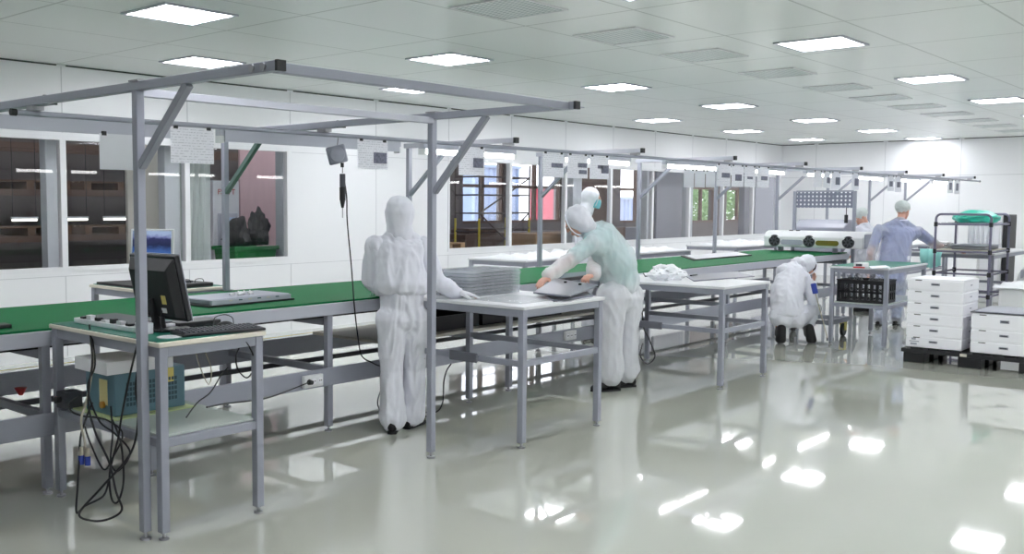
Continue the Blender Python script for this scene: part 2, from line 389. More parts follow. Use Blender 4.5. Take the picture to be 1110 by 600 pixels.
# ================================================================== the hall behind the windows and the yard outside
HY0, HY1, HX0, HX1, HZ = Y1+T+.02, 14.0, -2.0, 36.0, 4.2
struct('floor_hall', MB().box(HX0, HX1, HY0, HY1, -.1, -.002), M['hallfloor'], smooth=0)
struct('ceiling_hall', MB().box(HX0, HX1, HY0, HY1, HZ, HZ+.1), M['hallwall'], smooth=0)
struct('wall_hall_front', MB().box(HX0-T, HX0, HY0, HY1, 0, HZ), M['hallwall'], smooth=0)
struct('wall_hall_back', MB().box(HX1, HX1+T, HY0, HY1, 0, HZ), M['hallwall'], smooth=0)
hw = MB(); wins = [(16.55, 18.05, 1.14, 3.3), (18.25, 20.35, 1.14, 3.3), (23.1, 24.95, 1.08, 3.0), (27.0, 28.7, 1.04, 2.1), (29.45, 31.3, 1.04, 2.1)]
xs = HX0
for a, b, z0, z1 in wins:
    hw.box(xs, a, HY1, HY1+.25, 0, HZ); hw.box(a, b, HY1, HY1+.25, 0, z0); hw.box(a, b, HY1, HY1+.25, z1, HZ); xs = b
hw.box(xs, HX1, HY1, HY1+.25, 0, HZ)
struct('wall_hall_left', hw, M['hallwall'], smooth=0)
for i, (a, b, z0, z1) in enumerate(wins):
    f = MB(); w = .06; m_ = (a+b)/2
    f.box(a, a+w, HY1+.05, HY1+.13, z0, z1).box(b-w, b, HY1+.05, HY1+.13, z0, z1).box(m_-.05, m_+.05, HY1+.05, HY1+.13, z0, z1)
    f.box(a, b, HY1+.05, HY1+.13, z0, z0+w).box(a, b, HY1+.05, HY1+.13, z1-w, z1)
    if i < 3: f.box(a, b, HY1+.05, HY1+.13, 1.95, 2.02)
    wn += 1
    fo = struct('window_%d' % wn, f, M['brown'], smooth=0)
    part('window_pane', MB().box(a+w, b-w, HY1+.09, HY1+.095, z0+w, z1-w), M['glass'], fo, smooth=0)
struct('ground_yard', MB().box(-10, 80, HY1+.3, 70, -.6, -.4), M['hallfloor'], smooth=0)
# steel columns close behind the glass
def column(x, y, w, d, label, m='column', z1=HZ, group='columns behind the window wall'):
    mb = MB().box(x-w/2, x+w/2, y-d/2, y+d/2, 0, z1)
    t = thing('hall_column', label, 'column', (x, y, 0), 0, group)
    part('column_shaft', mb, M[m], t, bevel=.008)
    part('column_base', MB().box(x-w/2-.03, x+w/2+.03, y-d/2-.03, y+d/2+.03, 0, .06), M['concrete_grey'], t)
    return t
column(4.83, 9.66, .13, .13, 'pale steel column behind the glass beside the mullion left of the computer desk')
column(6.27, 9.68, .2, .14, 'pale column behind the glass beside the plastic strip curtain')
column(8.05, 9.75, .26, .14, 'pale column behind the glass right of the pink plywood sheet')
column(14.55, 9.75, .28, .14, 'pale column behind the glass beside the yellow scaffold')
column(17.15, 9.8, .24, .14, 'pale column behind the glass left of the broad grey panel')
column(18.78, 9.8, .26, .14, 'pale column behind the glass right of the broad grey panel')
column(21.65, 9.8, .55, .14, 'broad grey column behind the glass near the room corner', 'concrete_grey')
solo('partition_panel', MB().box(17.5, 18.55, 9.78, 9.84, 0.0, 2.6), M['concrete_grey'], 'broad grey panel standing upright behind the glass between two pale columns', 'panel', bevel=.01)
solo('plywood_sheet', MB().box(8.22, 8.95, 10.95, 10.99, 0, 2.35), M['pinkwood'], 'pinkish plywood sheet standing behind the glass over the green bin', 'plywood sheet', bevel=.006)
solo('beige_partition', MB().box(6.08, 6.75, 10.25, 10.3, 0, 2.5), M['beige'], 'beige upright board behind the glass beside the plastic strip curtain', 'board', bevel=.006)
# strip curtain
cm = mat('strip_curtain_film', srgb(222,232,228), 0.3, 0, 0.04, 4, trans=0.3)
t = thing('strip_curtain', 'white plastic strip curtain hanging behind the glass beside the white machine', 'curtain', (6.72, 9.85, 0))
part('curtain_rail', MB().box(6.45, 7.0, 9.83, 9.87, 2.5, 2.54), M['alu'], t)
for k in range(4):
    x0 = 6.48+.12*k
    part('curtain_strip', MB().grid(lambda u, v, x0=x0, k=k: V((x0+.12*u+.03*math.sin(3*v+k), 9.85+.025*math.sin(u*PI*2+k+3*v), 2.5-2.45*v)), 6, 14), cm, t, recalc=False)
# white machine with red lettering
t = thing('control_cabinet', 'white cabinet with red lettering behind the glass left of the green bin', 'cabinet', (7.44, 10.45, 0))
part('cabinet_body', MB().box(7.24, 7.64, 10.2, 10.7, 0, 1.86), M['white'], t, bevel=.01)
part('cabinet_door', MB().box(7.3, 7.6, 10.18, 10.2, .3, 1.45), M['alu_light'], t, bevel=.004)
part('cabinet_window', MB().box(7.36, 7.58, 10.172, 10.18, 1.0, 1.4), mat('pale_blue_screen', srgb(190,210,235), .3), t)
fc = bpy.data.curves.new('red_lettering', 'FONT'); fc.body = 'FSOFT'; fc.size = .095; fc.extrude = .002; fc.align_x = 'CENTER'
fo = text_mesh('red_lettering', fc, M['red'], t)
fo.location = V((7.44, 10.195, 1.69))-V((7.44, 10.45, 0)); fo.rotation_euler = (PI/2, 0, 0)
# dark monitor, green bin with dark bags
solo('grey_display_box', MB().box(7.85, 8.12, 10.9, 11.1, 0, 1.55), M['blue'], 'dark bluish display box behind the glass left of the pink plywood', 'display box', bevel=.01)
t = thing('green_bin', 'green plastic bin full of dark bags behind the glass by the pink plywood sheet', 'bin', (7.65, 9.95, 0))
b = MB(); b.add([(7.3,9.75,.0),(7.75,9.75,.0),(7.75,10.1,.0),(7.3,10.1,.0),(7.2,9.7,1.03),(7.85,9.7,1.03),(7.85,10.15,1.03),(7.2,10.15,1.03)], [(0,3,2,1),(0,1,5,4),(1,2,6,5),(2,3,7,6),(3,0,4,7),(4,5,6,7)])
part('bin_body', b, M['green'], t, bevel=.02)
part('bin_rim', MB().box(7.18, 7.87, 9.68, 9.71, 1.0, 1.05), M['green'], t, bevel=.006)
part('bin_rim', MB().box(7.18, 7.87, 10.14, 10.17, 1.0, 1.05), M['green'], t, bevel=.006)
def lump(name, c, rx, ry, rz, m, label, cat, group=None, amp=.25, fr=4.0, seed=0, sub=4, parent=None, flat=True):
    bm = bmesh.new(); bmesh.ops.create_icosphere(bm, subdivisions=sub, radius=1)
    vs = []; bm.verts.index_update()
    for v in bm.verts:
        p = v.co.copy(); k = 1+amp*noise.noise(p*fr*.5+V((seed*3.1, seed, 0)))+amp*.35*noise.noise(p*fr*1.6+V((seed, 7, 0)))
        q = V((p.x*rx*k, p.y*ry*k, p.z*rz*k))
        if flat and q.z < -rz*.6: q.z = -rz*.6
        vs.append(V(c)+q)
    fs = [tuple(v.index for v in f.verts) for f in bm.faces]; bm.free()
    mb = MB().add(vs, fs)
    if parent is not None: return part(name, mb, m, parent)
    return solo(name, mb, m, label, cat, group)
lump('dark_bag', (7.4, 9.93, 1.17), .14, .16, .2, M['black_matte'], 'dark crumpled bag on top of the green bin, the nearer one', 'bag', amp=.5, seed=2)
lump('dark_bag', (7.74, 9.94, 1.2), .12, .15, .25, M['black_matte'], 'dark crumpled bag on top of the green bin, the upright one', 'bag', amp=.6, seed=5)
# hall racks with pallets on the dark side
def pallet(name, x, y, z, w, d, m, label, group):
    t = thing(name, label, 'pallet', (x, y, z), 0, group)
    for k in range(5): part('deck_board', MB().box(x-w/2, x+w/2, y-d/2+d*k/5, y-d/2+d*k/5+d/7, z+.1, z+.12), m, t, smooth=0)
    for k in (-1, 0, 1): part('stringer', MB().box(x+k*(w/2-.05)-.05, x+k*(w/2-.05)+.05, y-d/2, y+d/2, z, z+.1), m, t, smooth=0)
    return t
for ri, rx in enumerate((5.2, 8.2)):
    t = thing('storage_rack', 'dark storage rack with wooden pallets in the hall behind the %s' % ('left end of the windows' if ri == 0 else 'plastic strip curtain'), 'storage rack', (rx, 12.7, 0))
    for sx in (0, 2.7):
        for sy in (12.25, 13.15): part('upright', MB().box(rx+sx-.04, rx+sx+.04, sy-.04, sy+.04, 0, 2.9), M['darkgrey'], t, smooth=0)
    for z in (.55, 1.15, 1.75, 2.35):
        for sy in (12.25, 13.15): part('shelf_beam', MB().box(rx, rx+2.7, sy-.03, sy+.03, z-.08, z), M['brown'], t, smooth=0)
    for z in (.55, 1.15, 1.75):
        for k in range(2):
            pallet('wooden_pallet', rx+.7+1.3*k, 12.7, z, 1.1, .8, M['wood_dark'], 'wooden pallet on the dark storage rack behind the windows', 'pallets on the hall racks')
# hall strip lamps that hang low over the racks
tl = None
for x in (5.67, 6.36, 6.92):
    mb = MB().box(x-.17, x+.17, 11.98, 12.02, 1.375, 1.4)
    t = thing('hall_lamp', 'short lit tube lamp hanging behind the glass, %s along from the near end' % ordn[[5.67,6.36,6.92].index(x)], 'lamp', (x, 12.0, 1.3), 0, 'tube lamps in the hall')
    part('lamp_housing', mb, M['white'], t, smooth=0)
    part('lamp_tube', MB().cyl((x-.16, 12, 1.36), (x+.16, 12, 1.36), .014), M['tube_dim'], t)
    part('lamp_wire', MB().cyl((x-.15, 12, 1.4), (x-.15, 12, HZ), .004, 5).cyl((x+.15, 12, 1.4), (x+.15, 12, HZ), .004, 5), M['cable'], t)
# low brown machines and boards under the hall windows
solo('machine_bed', MB().box(15.0, 18.6, 12.6, 13.3, 0, .98).box(15.2, 16.2, 12.7, 13.2, .98, 1.08), M['brown'], 'long brown machine bed standing under the hall windows', 'machine', bevel=.03)
solo('wooden_crate', MB().box(15.15, 17.6, 11.0, 11.6, 0, 1.02), M['wood'], 'long weathered wooden crate behind the glass by the yellow scaffold', 'crate', bevel=.02)
solo('brown_cupboard', MB().box(21.0, 24.2, 13.0, 13.6, 0, 1.0), M['brown'], 'brown cupboard under the hall window with the red sheeting outside', 'cupboard', bevel=.02)
solo('white_crate', MB().box(20.7, 21.2, 12.0, 12.4, 0, 1.03), M['concrete_grey'], 'small pale crate behind the glass right of the masked worker', 'crate', bevel=.02)
solo('dark_board', MB().box(23.45, 24.6, 10.4, 10.5, 0, 2.6), M['darkgrey'], 'dark board standing behind the glass near the room corner', 'board', bevel=.01)
solo('brown_wall_panel', MB().box(15.6, 17.0, 10.5, 10.6, 0, 2.6), M['brown'], 'dark brown panel behind the glass behind the masked worker', 'panel', bevel=.01)
for k in range(3): pallet('pallet_stack_board', 11.35, 10.1, .62+.12*k, .7, .5, M['wood'], 'pale wooden pallet of the small stack behind the glass beside the white wall', 'pallets stacked at the window')
solo('paint_tub', MB().cyl((11.3, 10.05, .98), (11.3, 10.05, 1.06), .14, 20), M['white'], 'white round tub on the small pallet stack behind the glass', 'tub')
solo('low_cabinet', MB().box(10.9, 11.8, 9.85, 10.35, 0, .62), M['brown'], 'low brown cabinet carrying the small pallet stack behind the glass', 'cabinet', bevel=.01)
# yellow scaffold
t = thing('scaffold_tower', 'yellow and dark tubular scaffold tower behind the glass', 'scaffold', (15.0, 12.5, 0))
for x in (14.55, 16.15):
    for y in (11.9, 12.5):
        part('scaffold_post', MB().cyl((x, y, 0), (x, y, 1.3), .022, 8), M['scaff'], t)
        part('scaffold_post', MB().cyl((x, y, 1.3), (x, y, 2.35), .018, 8), M['scaff_dark'], t)
    r = MB()
    for k in range(6): r.cyl((x, 11.9, .35+.35*k), (x, 12.5, .35+.35*k), .018, 6)
    part('rung', r, M['scaff_dark'], t)
r = MB()
for z in (1.1, 1.4, 1.75, 2.1): r.cyl((14.55, 11.9, z), (16.15, 11.9, z), .018, 6)
part('ledger', r, M['scaff_dark'], t)
part('brace', MB().cyl((14.55, 11.9, .4), (16.15, 11.9, 1.4), .016, 6).cyl((16.15, 11.9, .4), (14.55, 11.9, 1.4), .016, 6).cyl((14.55, 11.9, 1.4), (16.15, 11.9, 2.1), .016, 6), M['scaff_dark'], t)
# yard: containers, trees
def container(x0, x1, y0, y1, z1, m, label):
    t = thing('yard_container', label, 'container', ((x0+x1)/2, (y0+y1)/2, -.4))
    b = MB(); n = int((x1-x0)/.25)
    pts = []
    for i in range(n):
        a = x0+(x1-x0)*i/n; w = (x1-x0)/n
        pts += [(a, y0), (a+w*.4, y0), (a+w*.5, y0-.05), (a+w*.9, y0-.05)]
    pts += [(x1, y0), (x1, y1), (x0, y1)]
    b.prism([V((p[0], p[1], -.4)) for p in pts], (0, 0, z1+.4))
    part('container_body', b, m, t, smooth=0)
    part('container_roof', MB().box(x0-.05, x1+.05, y0-.08, y1+.05, z1, z1+.08), m, t)
    return t
container(21.2, 23.2, 17.5, 19.5, 2.6, M['banner_blue'], 'blue corrugated container in the yard outside the first hall window')
container(27.2, 28.6, 18, 20, 2.1, M['banner_red'], 'red sheeted stall in the yard outside the second hall window')
container(30.4, 34.6, 18.5, 20.5, 1.75, M['banner_blue'], 'low blue container in the yard behind the third hall window')
def tree(x, y, h, r, label, nl=1600, seed=1):
    rnd = random.Random(seed)
    t = thing('yard_tree', label, 'tree', (x, y, -.4), 0, 'trees in the yard')
    part('trunk', MB().cyl((x, y, -.4), (x, y, h*.5), .14, 10, .07), M['bark'], t)
    mb = MB()
    for i in range(nl):
        d = V((rnd.gauss(0,1), rnd.gauss(0,1), rnd.gauss(0,1))).normalized()*(rnd.random()**.4)
        c = V((x, y, h*.5)) + V((d.x*r, d.y*r, d.z*h*.5))
        a = V((rnd.gauss(0,1), rnd.gauss(0,1), rnd.gauss(0,1))).normalized(); b2 = a.cross(V((rnd.gauss(0,1), rnd.gauss(0,1), .2))).normalized()
        s_ = rnd.uniform(.08, .2)
        mb.add([c-a*s_, c+b2*s_*.5, c+a*s_, c-b2*s_*.5], [(0,1,2,3)])
    part('crown', mb, M['leaf'], t, recalc=False, smooth=0)
tree(39.3, 20.6, 5.0, 2.1, 'leafy tree outside the last hall window, left one', 3200, 1)
tree(44.0, 20.2, 5.2, 2.3, 'leafy tree outside the last hall window, right one', 3200, 2)
tree(25.3, 23.5, 6.2, 2.0, 'leafy tree in the yard behind the blue container', 900, 3)

w = bpy.data.worlds.new('world'); bpy.context.scene.world = w; w.use_nodes = True
nt = w.node_tree; bg = nt.nodes['Background']
tc = nt.nodes.new('ShaderNodeTexCoord'); sp = nt.nodes.new('ShaderNodeSeparateXYZ'); cr = nt.nodes.new('ShaderNodeValToRGB')
nt.links.new(tc.outputs['Generated'], sp.inputs['Vector']); nt.links.new(sp.outputs['Z'], cr.inputs['Fac']); nt.links.new(cr.outputs['Color'], bg.inputs['Color'])
cr.color_ramp.elements[0].color = (.95, .97, 1, 1); cr.color_ramp.elements[1].color = (.75, .86, 1, 1)
bg.inputs['Strength'].default_value = 3.6
sc = bpy.context.scene
sc.view_settings.view_transform = 'Standard'; sc.view_settings.look = 'None'; sc.view_settings.gamma = 1; sc.view_settings.use_curve_mapping = False
sc.view_settings.exposure = 0.06
sc.cycles.use_denoising = True; sc.cycles.transparent_max_bounces = 24; sc.cycles.max_bounces = 10; sc.cycles.diffuse_bounces = 5; sc.cycles.caustics_reflective = False; sc.cycles.caustics_refractive = False
# ================================================================== conveyor line
LX = [4.513+2.049*k for k in range(-2, 9)]
CA, CB = -0.2, 14.45
NY, FY = 5.03, 6.2
belt_m = mat('green_belt', srgb(6,104,58), 0.6, 0, 0.1, 3, 0.15, 90, stretch=(1,14,1), spec=0.15)
cv = thing('conveyor', 'long conveyor bench with a green belt and grey profile frame and legs', 'conveyor', (0, 5.6, 0))
part('belt', MB().box(CA, CB, NY-.005, FY+.02, .872, .905), belt_m, cv, bevel=.006)
part('frame_rail', MB().box(CA, CB, NY-.035, NY+.02, .812, .893), M['alu_light'], cv, bevel=.004)
part('frame_rail', MB().box(CA, CB, FY-.02, FY+.03, .812, .893), M['alu'], cv, bevel=.004)
part('belt_tray', MB().box(CA, CB, NY+.05, FY-.03, .79, .84), M['black_matte'], cv, smooth=0)
part('lower_rail', MB().box(CA, CB, NY-.045, NY-.024, .328, .452), M['alu'], cv, bevel=.004)
part('lower_rail', MB().box(CA, CB, FY-.045, FY-.024, .345, .49), M['alu'], cv, bevel=.004)
part('groove_rail', MB().box(CA, CB, FY-.06, FY-.03, .262, .3), M['darkgrey'], cv, bevel=.004)
for i, x in enumerate(LX[:7]+[14.38]):
    for y, sy in ((NY, -1), (FY, 1)):
        lg = part('leg', MB().box(x-.024, x+.024, y-.022, y+.022, .035, .815), M['alu'] if sy < 0 else M['greypaint'], cv, bevel=.004)
        part('leveling_foot', MB().cyl((x, y, 0), (x, y, .012), .026, 14).cyl((x, y, .012), (x, y, .036), .009, 8), M['steel'], lg)
    part('cross_beam', MB().bar((x, NY+.03, .765), (x, FY-.03, .765), .04, .05), M['greypaint'], cv)
    part('cross_beam', MB().bar((x, NY+.03, .43), (x, FY-.03, .43), .04, .045), M['greypaint'], cv)
def socket(x, z, holes=3, w=.17):
    p = part('power_socket', MB().box(x-w/2, x+w/2, NY-.075, NY-.045, z-.042, z+.042), M['white'], cv, bevel=.006)
    for k in range(holes):
        cx = x-w/2+w*(k+.5)/holes
        part('socket_well', MB().cyl((cx, NY-.0755, z), (cx, NY-.078, z), .021, 16), M['cardwhite'], p)
        part('socket_hole', MB().cyl((cx-.008, NY-.0782, z), (cx-.008, NY-.0792, z), .0045, 8), M['black'], p)
        part('socket_hole', MB().cyl((cx+.008, NY-.0782, z), (cx+.008, NY-.0792, z), .0045, 8), M['black'], p)
socket(4.317, .385); socket(7.385, .4)
part('lower_shelf', MB().box(5.3, 8.7, 5.25, 6.1, .5, .525), M['beige'], cv, bevel=.003)
for i, (xa, xb, zz) in enumerate(((5.95, 6.55, .12), (6.6, 7.15, .1), (7.2, 7.8, .09))):
    t = thing('black_tray', 'black plastic tray on the shelf under the belt, %s from the standing worker' % ordn[i], 'tray', ((xa+xb)/2, 5.6, .526), 0, 'trays on the shelf under the belt')
    part('tray_body', MB().box(xa, xb, 5.35, 5.95, .527, .527+zz*.35).box(xa, xa+.03, 5.35, 5.95, .527+zz*.35, .527+zz).box(xb-.03, xb, 5.35, 5.95, .527+zz*.35, .527+zz).box(xa+.03, xb-.03, 5.35, 5.38, .527+zz*.35, .527+zz).box(xa+.03, xb-.03, 5.92, 5.95, .527+zz*.35, .527+zz), M['black'], t, smooth=0)

# overhead supports: pole, arm and brace at every far leg
for i, x in enumerate(LX[1:]):
    n = ordn[i] if i < 8 else ['ninth', 'tenth'][i-8]
    t = thing('overhead_support', 'grey pole with arm and brace along the conveyor line, %s from the near end' % n, 'support', (x, FY, .906 if x < 14.4 else 0), 0, 'poles along the far belt edge')
    zb = .906 if x < 14.4 else 0.0
    part('pole', MB().box(x-.022, x+.022, FY-.02, FY+.02, zb, 2.085), M['alu'], t, bevel=.004)
    part('base_plate', MB().box(x-.045, x+.045, FY-.035, FY+.02, zb, zb+.008), M['steel'], t)
    if i <= 1:
        part('arm_sleeve', MB().box(x-.035, x+.035, 4.9, FY+.05, 2.088, 2.133), M['alu'], t, bevel=.004)
        part('end_cap', MB().box(x-.036, x+.036, 4.885, 4.9, 2.087, 2.134), M['black'], t)
    else:
        part('arm', MB().box(x-.022, x+.022, 4.99, FY+.05, 2.086, 2.128), M['alu_light'], t, bevel=.004)
        part('end_cap', MB().box(x-.024, x+.024, 4.965, 4.99, 2.084, 2.13), M['black'], t)
    part('brace', MB().bar((x, FY-.015, 1.66), (x, 5.73, 2.07), .035, .035), M['greypaint'] if i != 1 else mat('green_grey_brace', srgb(98,122,116), .5, .1), t, bevel=.003)
    part('clamp', MB().box(x-.03, x+.03, 5.02, 5.1, 2.066, 2.087), M['steel'], t)
# paper rail
pr_ = thing('paper_rail', 'thin grey tube running under the ends of the overhead arms', 'rail', (12, 5.06, 2.05))
part('rail_tube', MB().cyl((2.36, 5.06, 2.05), (21.6, 5.06, 2.05), .015, 12), M['alu'], pr_)
part('end_cap', MB().cyl((2.33, 5.06, 2.05), (2.36, 5.06, 2.05), .019, 12), M['black'], pr_)
part('end_cap', MB().cyl((21.6, 5.06, 2.05), (21.63, 5.06, 2.05), .019, 12), M['black'], pr_)
# strip lights
sx = [2.0, 4.05, 6.1, 8.15, 10.2, 12.25, 14.3, 16.35, 18.4, 20.45]
for i, x in enumerate(sx):
    lit = i >= 2
    n = (ordn+['ninth', 'tenth'])[i]
    t = thing('strip_light', ('lit' if lit else 'unlit')+' fluorescent strip light under the overhead arms, %s from the near end' % n, 'strip light', (x+.65, 5.6, 2.0), 0, 'strip lights over the belt')
    xe = x+1.25 if lit else x+1.75
    part('light_housing', MB().box(x-.03, xe, 5.57, 5.63, 2.04, 2.083), M['alu_light'], t, bevel=.003)
    if lit: part('light_tube', MB().cyl((x, 5.59, 2.018), (x+1.2, 5.59, 2.018), .02, 12), M['tube'], t)
    else: part('light_cover', MB().box(x, xe-.03, 5.555, 5.57, 2.0, 2.075).box(x, xe-.03, 5.57, 5.63, 2.03, 2.04), M['alu_light'], t, smooth=0)
    part('tube_holder', MB().box(x-.03, x, 5.57, 5.63, 1.99, 2.04), M['white'], t)
    part('tube_holder', MB().box(xe-.03, xe, 5.57, 5.63, 1.99, 2.04) if lit else MB().box(xe-.02, xe, 5.57, 5.63, 1.99, 2.03), M['white'], t)
part('mount_rail', MB().box(2.3, 21.6, 5.59, 5.61, 2.083, 2.0855), M['alu'], pr_, smooth=0) if False else None

# near gantry over the computer desk
g = thing('near_gantry', 'freestanding grey overhead frame on two thin posts beside the computer desk', 'frame', (3.45, 4.0, 0))
PX = (2.436, 4.464); PY = (4.003, 4.024); gz = 2.108
for i in (0, 1):
    x, y = PX[i], PY[i]
    p = part('post', MB().box(x-.021, x+.021, y-.021, y+.021, .04, gz-.02), M['alu'], g, bevel=.004)
    part('leveling_foot', MB().cyl((x, y, 0), (x, y, .012), .026, 14).cyl((x, y, .012), (x, y, .04), .009, 8), M['steel'], p)
    r = part('cross_rail', MB().box(x-.021, x+.021, 2.99, 4.884, gz-.02, gz+.02), M['alu'], g, bevel=.003)
    part('end_cap', MB().box(x-.022, x+.022, 2.975, 2.99, gz-.021, gz+.021), M['black'], r)
    part('brace', MB().bar((x+.001, y-.02, 1.745 if i == 0 else 1.65), (x+.001, 3.6, gz-.02), .036, .036), M['greypaint'], g, bevel=.003)
    part('bolt_plate', MB().box(x-.03, x+.03, y-.05, y+.03, gz+.02, gz+.027), M['steel'], g)
    for k in range(2): part('bolt', MB().cyl((x-.03, 3.06+.07*k, gz), (x-.021, 3.06+.07*k, gz), .016, 10), M['steel'], g)
part('long_rail', MB().box(PX[0]+.021, PX[1]+.02, 3.02, 3.06, gz-.021, gz+.019), M['alu'], g, bevel=.003)
part('long_rail', MB().box(PX[0]+.021, PX[1]-.021, 3.99, 4.03, gz-.045, gz-.008), M['alu_light'], g, bevel=.003)

# ------------------------------------------------------------------ papers clipped to the rail
pm = mat('printed_sheet', srgb(233,234,242), 0.6, 0, 0.015, 6)
nt = pm.node_tree; n = nt.nodes; Lk = nt.links
tc = n.new('ShaderNodeTexCoord'); sp = n.new('ShaderNodeSeparateXYZ'); Lk.new(tc.outputs['Object'], sp.inputs['Vector'])
wv = n.new('ShaderNodeMath'); wv.operation = 'MULTIPLY'; wv.inputs[1].default_value = 62; Lk.new(sp.outputs['Z'], wv.inputs[0])
fr = n.new('ShaderNodeMath'); fr.operation = 'FRACT'; Lk.new(wv.outputs[0], fr.inputs[0])
cmp_ = n.new('ShaderNodeMath'); cmp_.operation = 'LESS_THAN'; cmp_.inputs[1].default_value = .3; Lk.new(fr.outputs[0], cmp_.inputs[0])
nz = n.new('ShaderNodeTexNoise'); nz.inputs['Scale'].default_value = 1; mp = n.new('ShaderNodeMapping'); mp.inputs['Scale'].default_value = (90, 1, 60)
Lk.new(tc.outputs['Object'], mp.inputs['Vector']); Lk.new(mp.outputs['Vector'], nz.inputs['Vector'])
gt = n.new('ShaderNodeMath'); gt.operation = 'GREATER_THAN'; gt.inputs[1].default_value = .5; Lk.new(nz.outputs['Fac'], gt.inputs[0])
ml = n.new('ShaderNodeMath'); ml.operation = 'MULTIPLY'; Lk.new(cmp_.outputs[0], ml.inputs[0]); Lk.new(gt.outputs[0], ml.inputs[1])
ms_ = n.new('ShaderNodeMath'); ms_.operation = 'MULTIPLY'; ms_.inputs[1].default_value = .4; Lk.new(ml.outputs[0], ms_.inputs[0])
bb = n['Principled BSDF']; src = bb.inputs['Base Color'].links[0].from_socket
mx = n.new('ShaderNodeMixRGB'); Lk.new(ms_.outputs[0], mx.inputs['Fac']); Lk.new(src, mx.inputs['Color1']); mx.inputs['Color2'].default_value = srgb(120,122,140)+(1,)
Lk.new(mx.outputs['Color'], bb.inputs['Base Color'])
def sheet(pl, pr2, pt, pb, label, photo=(), y=5.06, top=2.034, clips=2, blank=False, group='instruction sheets on the rail'):
    a = on_y(pl, pt, y).x; b = on_y(pr2, pt, y).x; zb = on_y((pl+pr2)/2, pb, y).z
    t = thing('instruction_sheet', label, 'sheet', ((a+b)/2, y, top), 0, group)
    yy = y-.004
    part('paper', MB().grid(lambda u, v: V((a+(b-a)*u, yy+.004*math.sin(PI*u)*v, top+(zb-top)*v)), 8, 8), M['paper'] if blank else pm, t, recalc=False)
    for (u0, u1, v0, v1) in photo:
        part('printed_picture', MB().grid(lambda u, v: V((a+(b-a)*(u0+(u1-u0)*u), yy-.0015, top+(zb-top)*(v0+(v1-v0)*v))), 1, 1), M['photo_ink'], t, recalc=False)
    for k in range(clips):
        x = a+(b-a)*(.12+.76*k)
        part('hanging_clip', MB().box(x-.014, x+.014, yy-.006, yy+.006, top-.012, top+.014), M['black'], t)
    return t
sheet(107, 151, 148, 184, 'blank-looking white sheet hanging left of the near gantry post', y=5.553, top=2.005, blank=True)
sheet(184, 231, 136, 177, 'broad white sheet of text hanging right of the near gantry post')
sheet(387, 420, 148, 183, 'white sheet with one dark photo hanging right of the screwdriver reel', [(.52, .96, .42, .8)])
sheet(497, 525, 156, 190, 'white sheet with one dark photo hanging beside the second gantry brace', [(.55, .95, .38, .72)])
sheet(588, 611, 163, 192, 'sheet with a wide dark photo, first of three above the bent worker', [(.4, .95, .42, .6)])
sheet(615, 637, 165, 193, 'sheet with two dark photos, middle of three above the bent worker', [(.5, .95, .36, .55), (.55, .95, .65, .82)])
sheet(639, 660, 167, 194, 'sheet with an L-shaped dark picture, last of three above the bent worker', [(.4, .7, .4, .55), (.6, .98, .4, .75)])
for i, (a, b, ph) in enumerate(((777, 792, [(.35, .95, .38, .6)]), (793, 806, [(.3, .85, .42, .72)]), (807, 819, [(.25, .75, .5, .62)]), (821, 834, [(.3, .85, .45, .65)]))):
    sheet(a, b, 175+i*.8, 202+i*.3, 'printed sheet over the green belt, %s in the row of four before the machine' % ordn[i], ph)
for i, (a, b) in enumerate(((741, 752), (753, 764), (765, 775))):
    sheet(a, b, 184, 203, 'blank sheet hanging behind the rail, %s of three before the row of four' % ordn[i], y=5.553, top=1.99, blank=True)
for i, (a, b, ph) in enumerate(((882, 891, []), (892.5, 900, [(.5, .95, .35, .7)]), (901, 911, [(.45, .95, .3, .75)]), (923, 931, [(.4, .95, .3, .75)]), (962, 969, [(.3, .8, .35, .7)]), (970, 977, [(.3, .8, .35, .7)]), (1027, 1033, [(.3, .8, .2, .75)]), (1034.5, 1040, [(.3, .8, .2, .75)]))):
    sheet(a, b, 184+i*2, 202.5+i*1.1, 'small printed sheet on the far rail, %s from the perforated panel frame onward' % ordn[i], ph)

# screwdriver on a spring reel
rx = on_y(362, 167, 5.06).x
t = thing('tool_reel', 'grey square spring balancer reel hanging from the paper rail', 'tool reel', (rx, 5.06, 1.86))
R = Matrix.Translation(V((rx, 5.03, 1.915))) @ Matrix.Rotation(math.radians(-36), 4, 'Z') @ Matrix.Rotation(math.radians(-14), 4, 'Y')
part('reel_case', MB().box(-.066, .066, -.022, .022, -.062, .062).xf(R), M['greypaint'], t, bevel=.012)
part('reel_drum', MB().cyl((0, -.022, 0), (0, -.03, 0), .052, 24).xf(R), M['alu'], t, bevel=.004)
part('reel_hub', MB().cyl((0, -.03, 0), (0, -.034, 0), .018, 16).xf(R), M['alu'], t)
part('hook', MB().tube([(rx+.03, 5.06, 1.97), (rx+.035, 5.06, 2.0), (rx+.03, 5.05, 2.033)], .004), M['steel'], t)
part('cord_stop', MB().cyl((rx+.05, 5.03, 1.83), (rx+.05, 5.03, 1.86), .012, 10), M['black'], t)
sx_ = rx+.052
t = thing('electric_screwdriver', 'black electric screwdriver hanging by its cord from the spring reel', 'screwdriver', (sx_, 5.03, 1.5))
part('lanyard', MB().cyl((sx_, 5.03, 1.79), (sx_, 5.03, 1.832), .003, 6), M['black'], t)
part('body_upper', MB().cyl((sx_, 5.03, 1.695), (sx_, 5.03, 1.785), .02, 16), M['darkgrey'], t, bevel=.004)
part('grip', MB().cyl((sx_, 5.03, 1.6), (sx_, 5.03, 1.695), .021, 16, .022), M['black'], t, bevel=.004)
part('nose', MB().cyl((sx_, 5.03, 1.55), (sx_, 5.03, 1.6), .009, 12, .019), M['black'], t)
part('bit', MB().cyl((sx_, 5.03, 1.48), (sx_, 5.03, 1.55), .0035, 8), M['steel'], t)
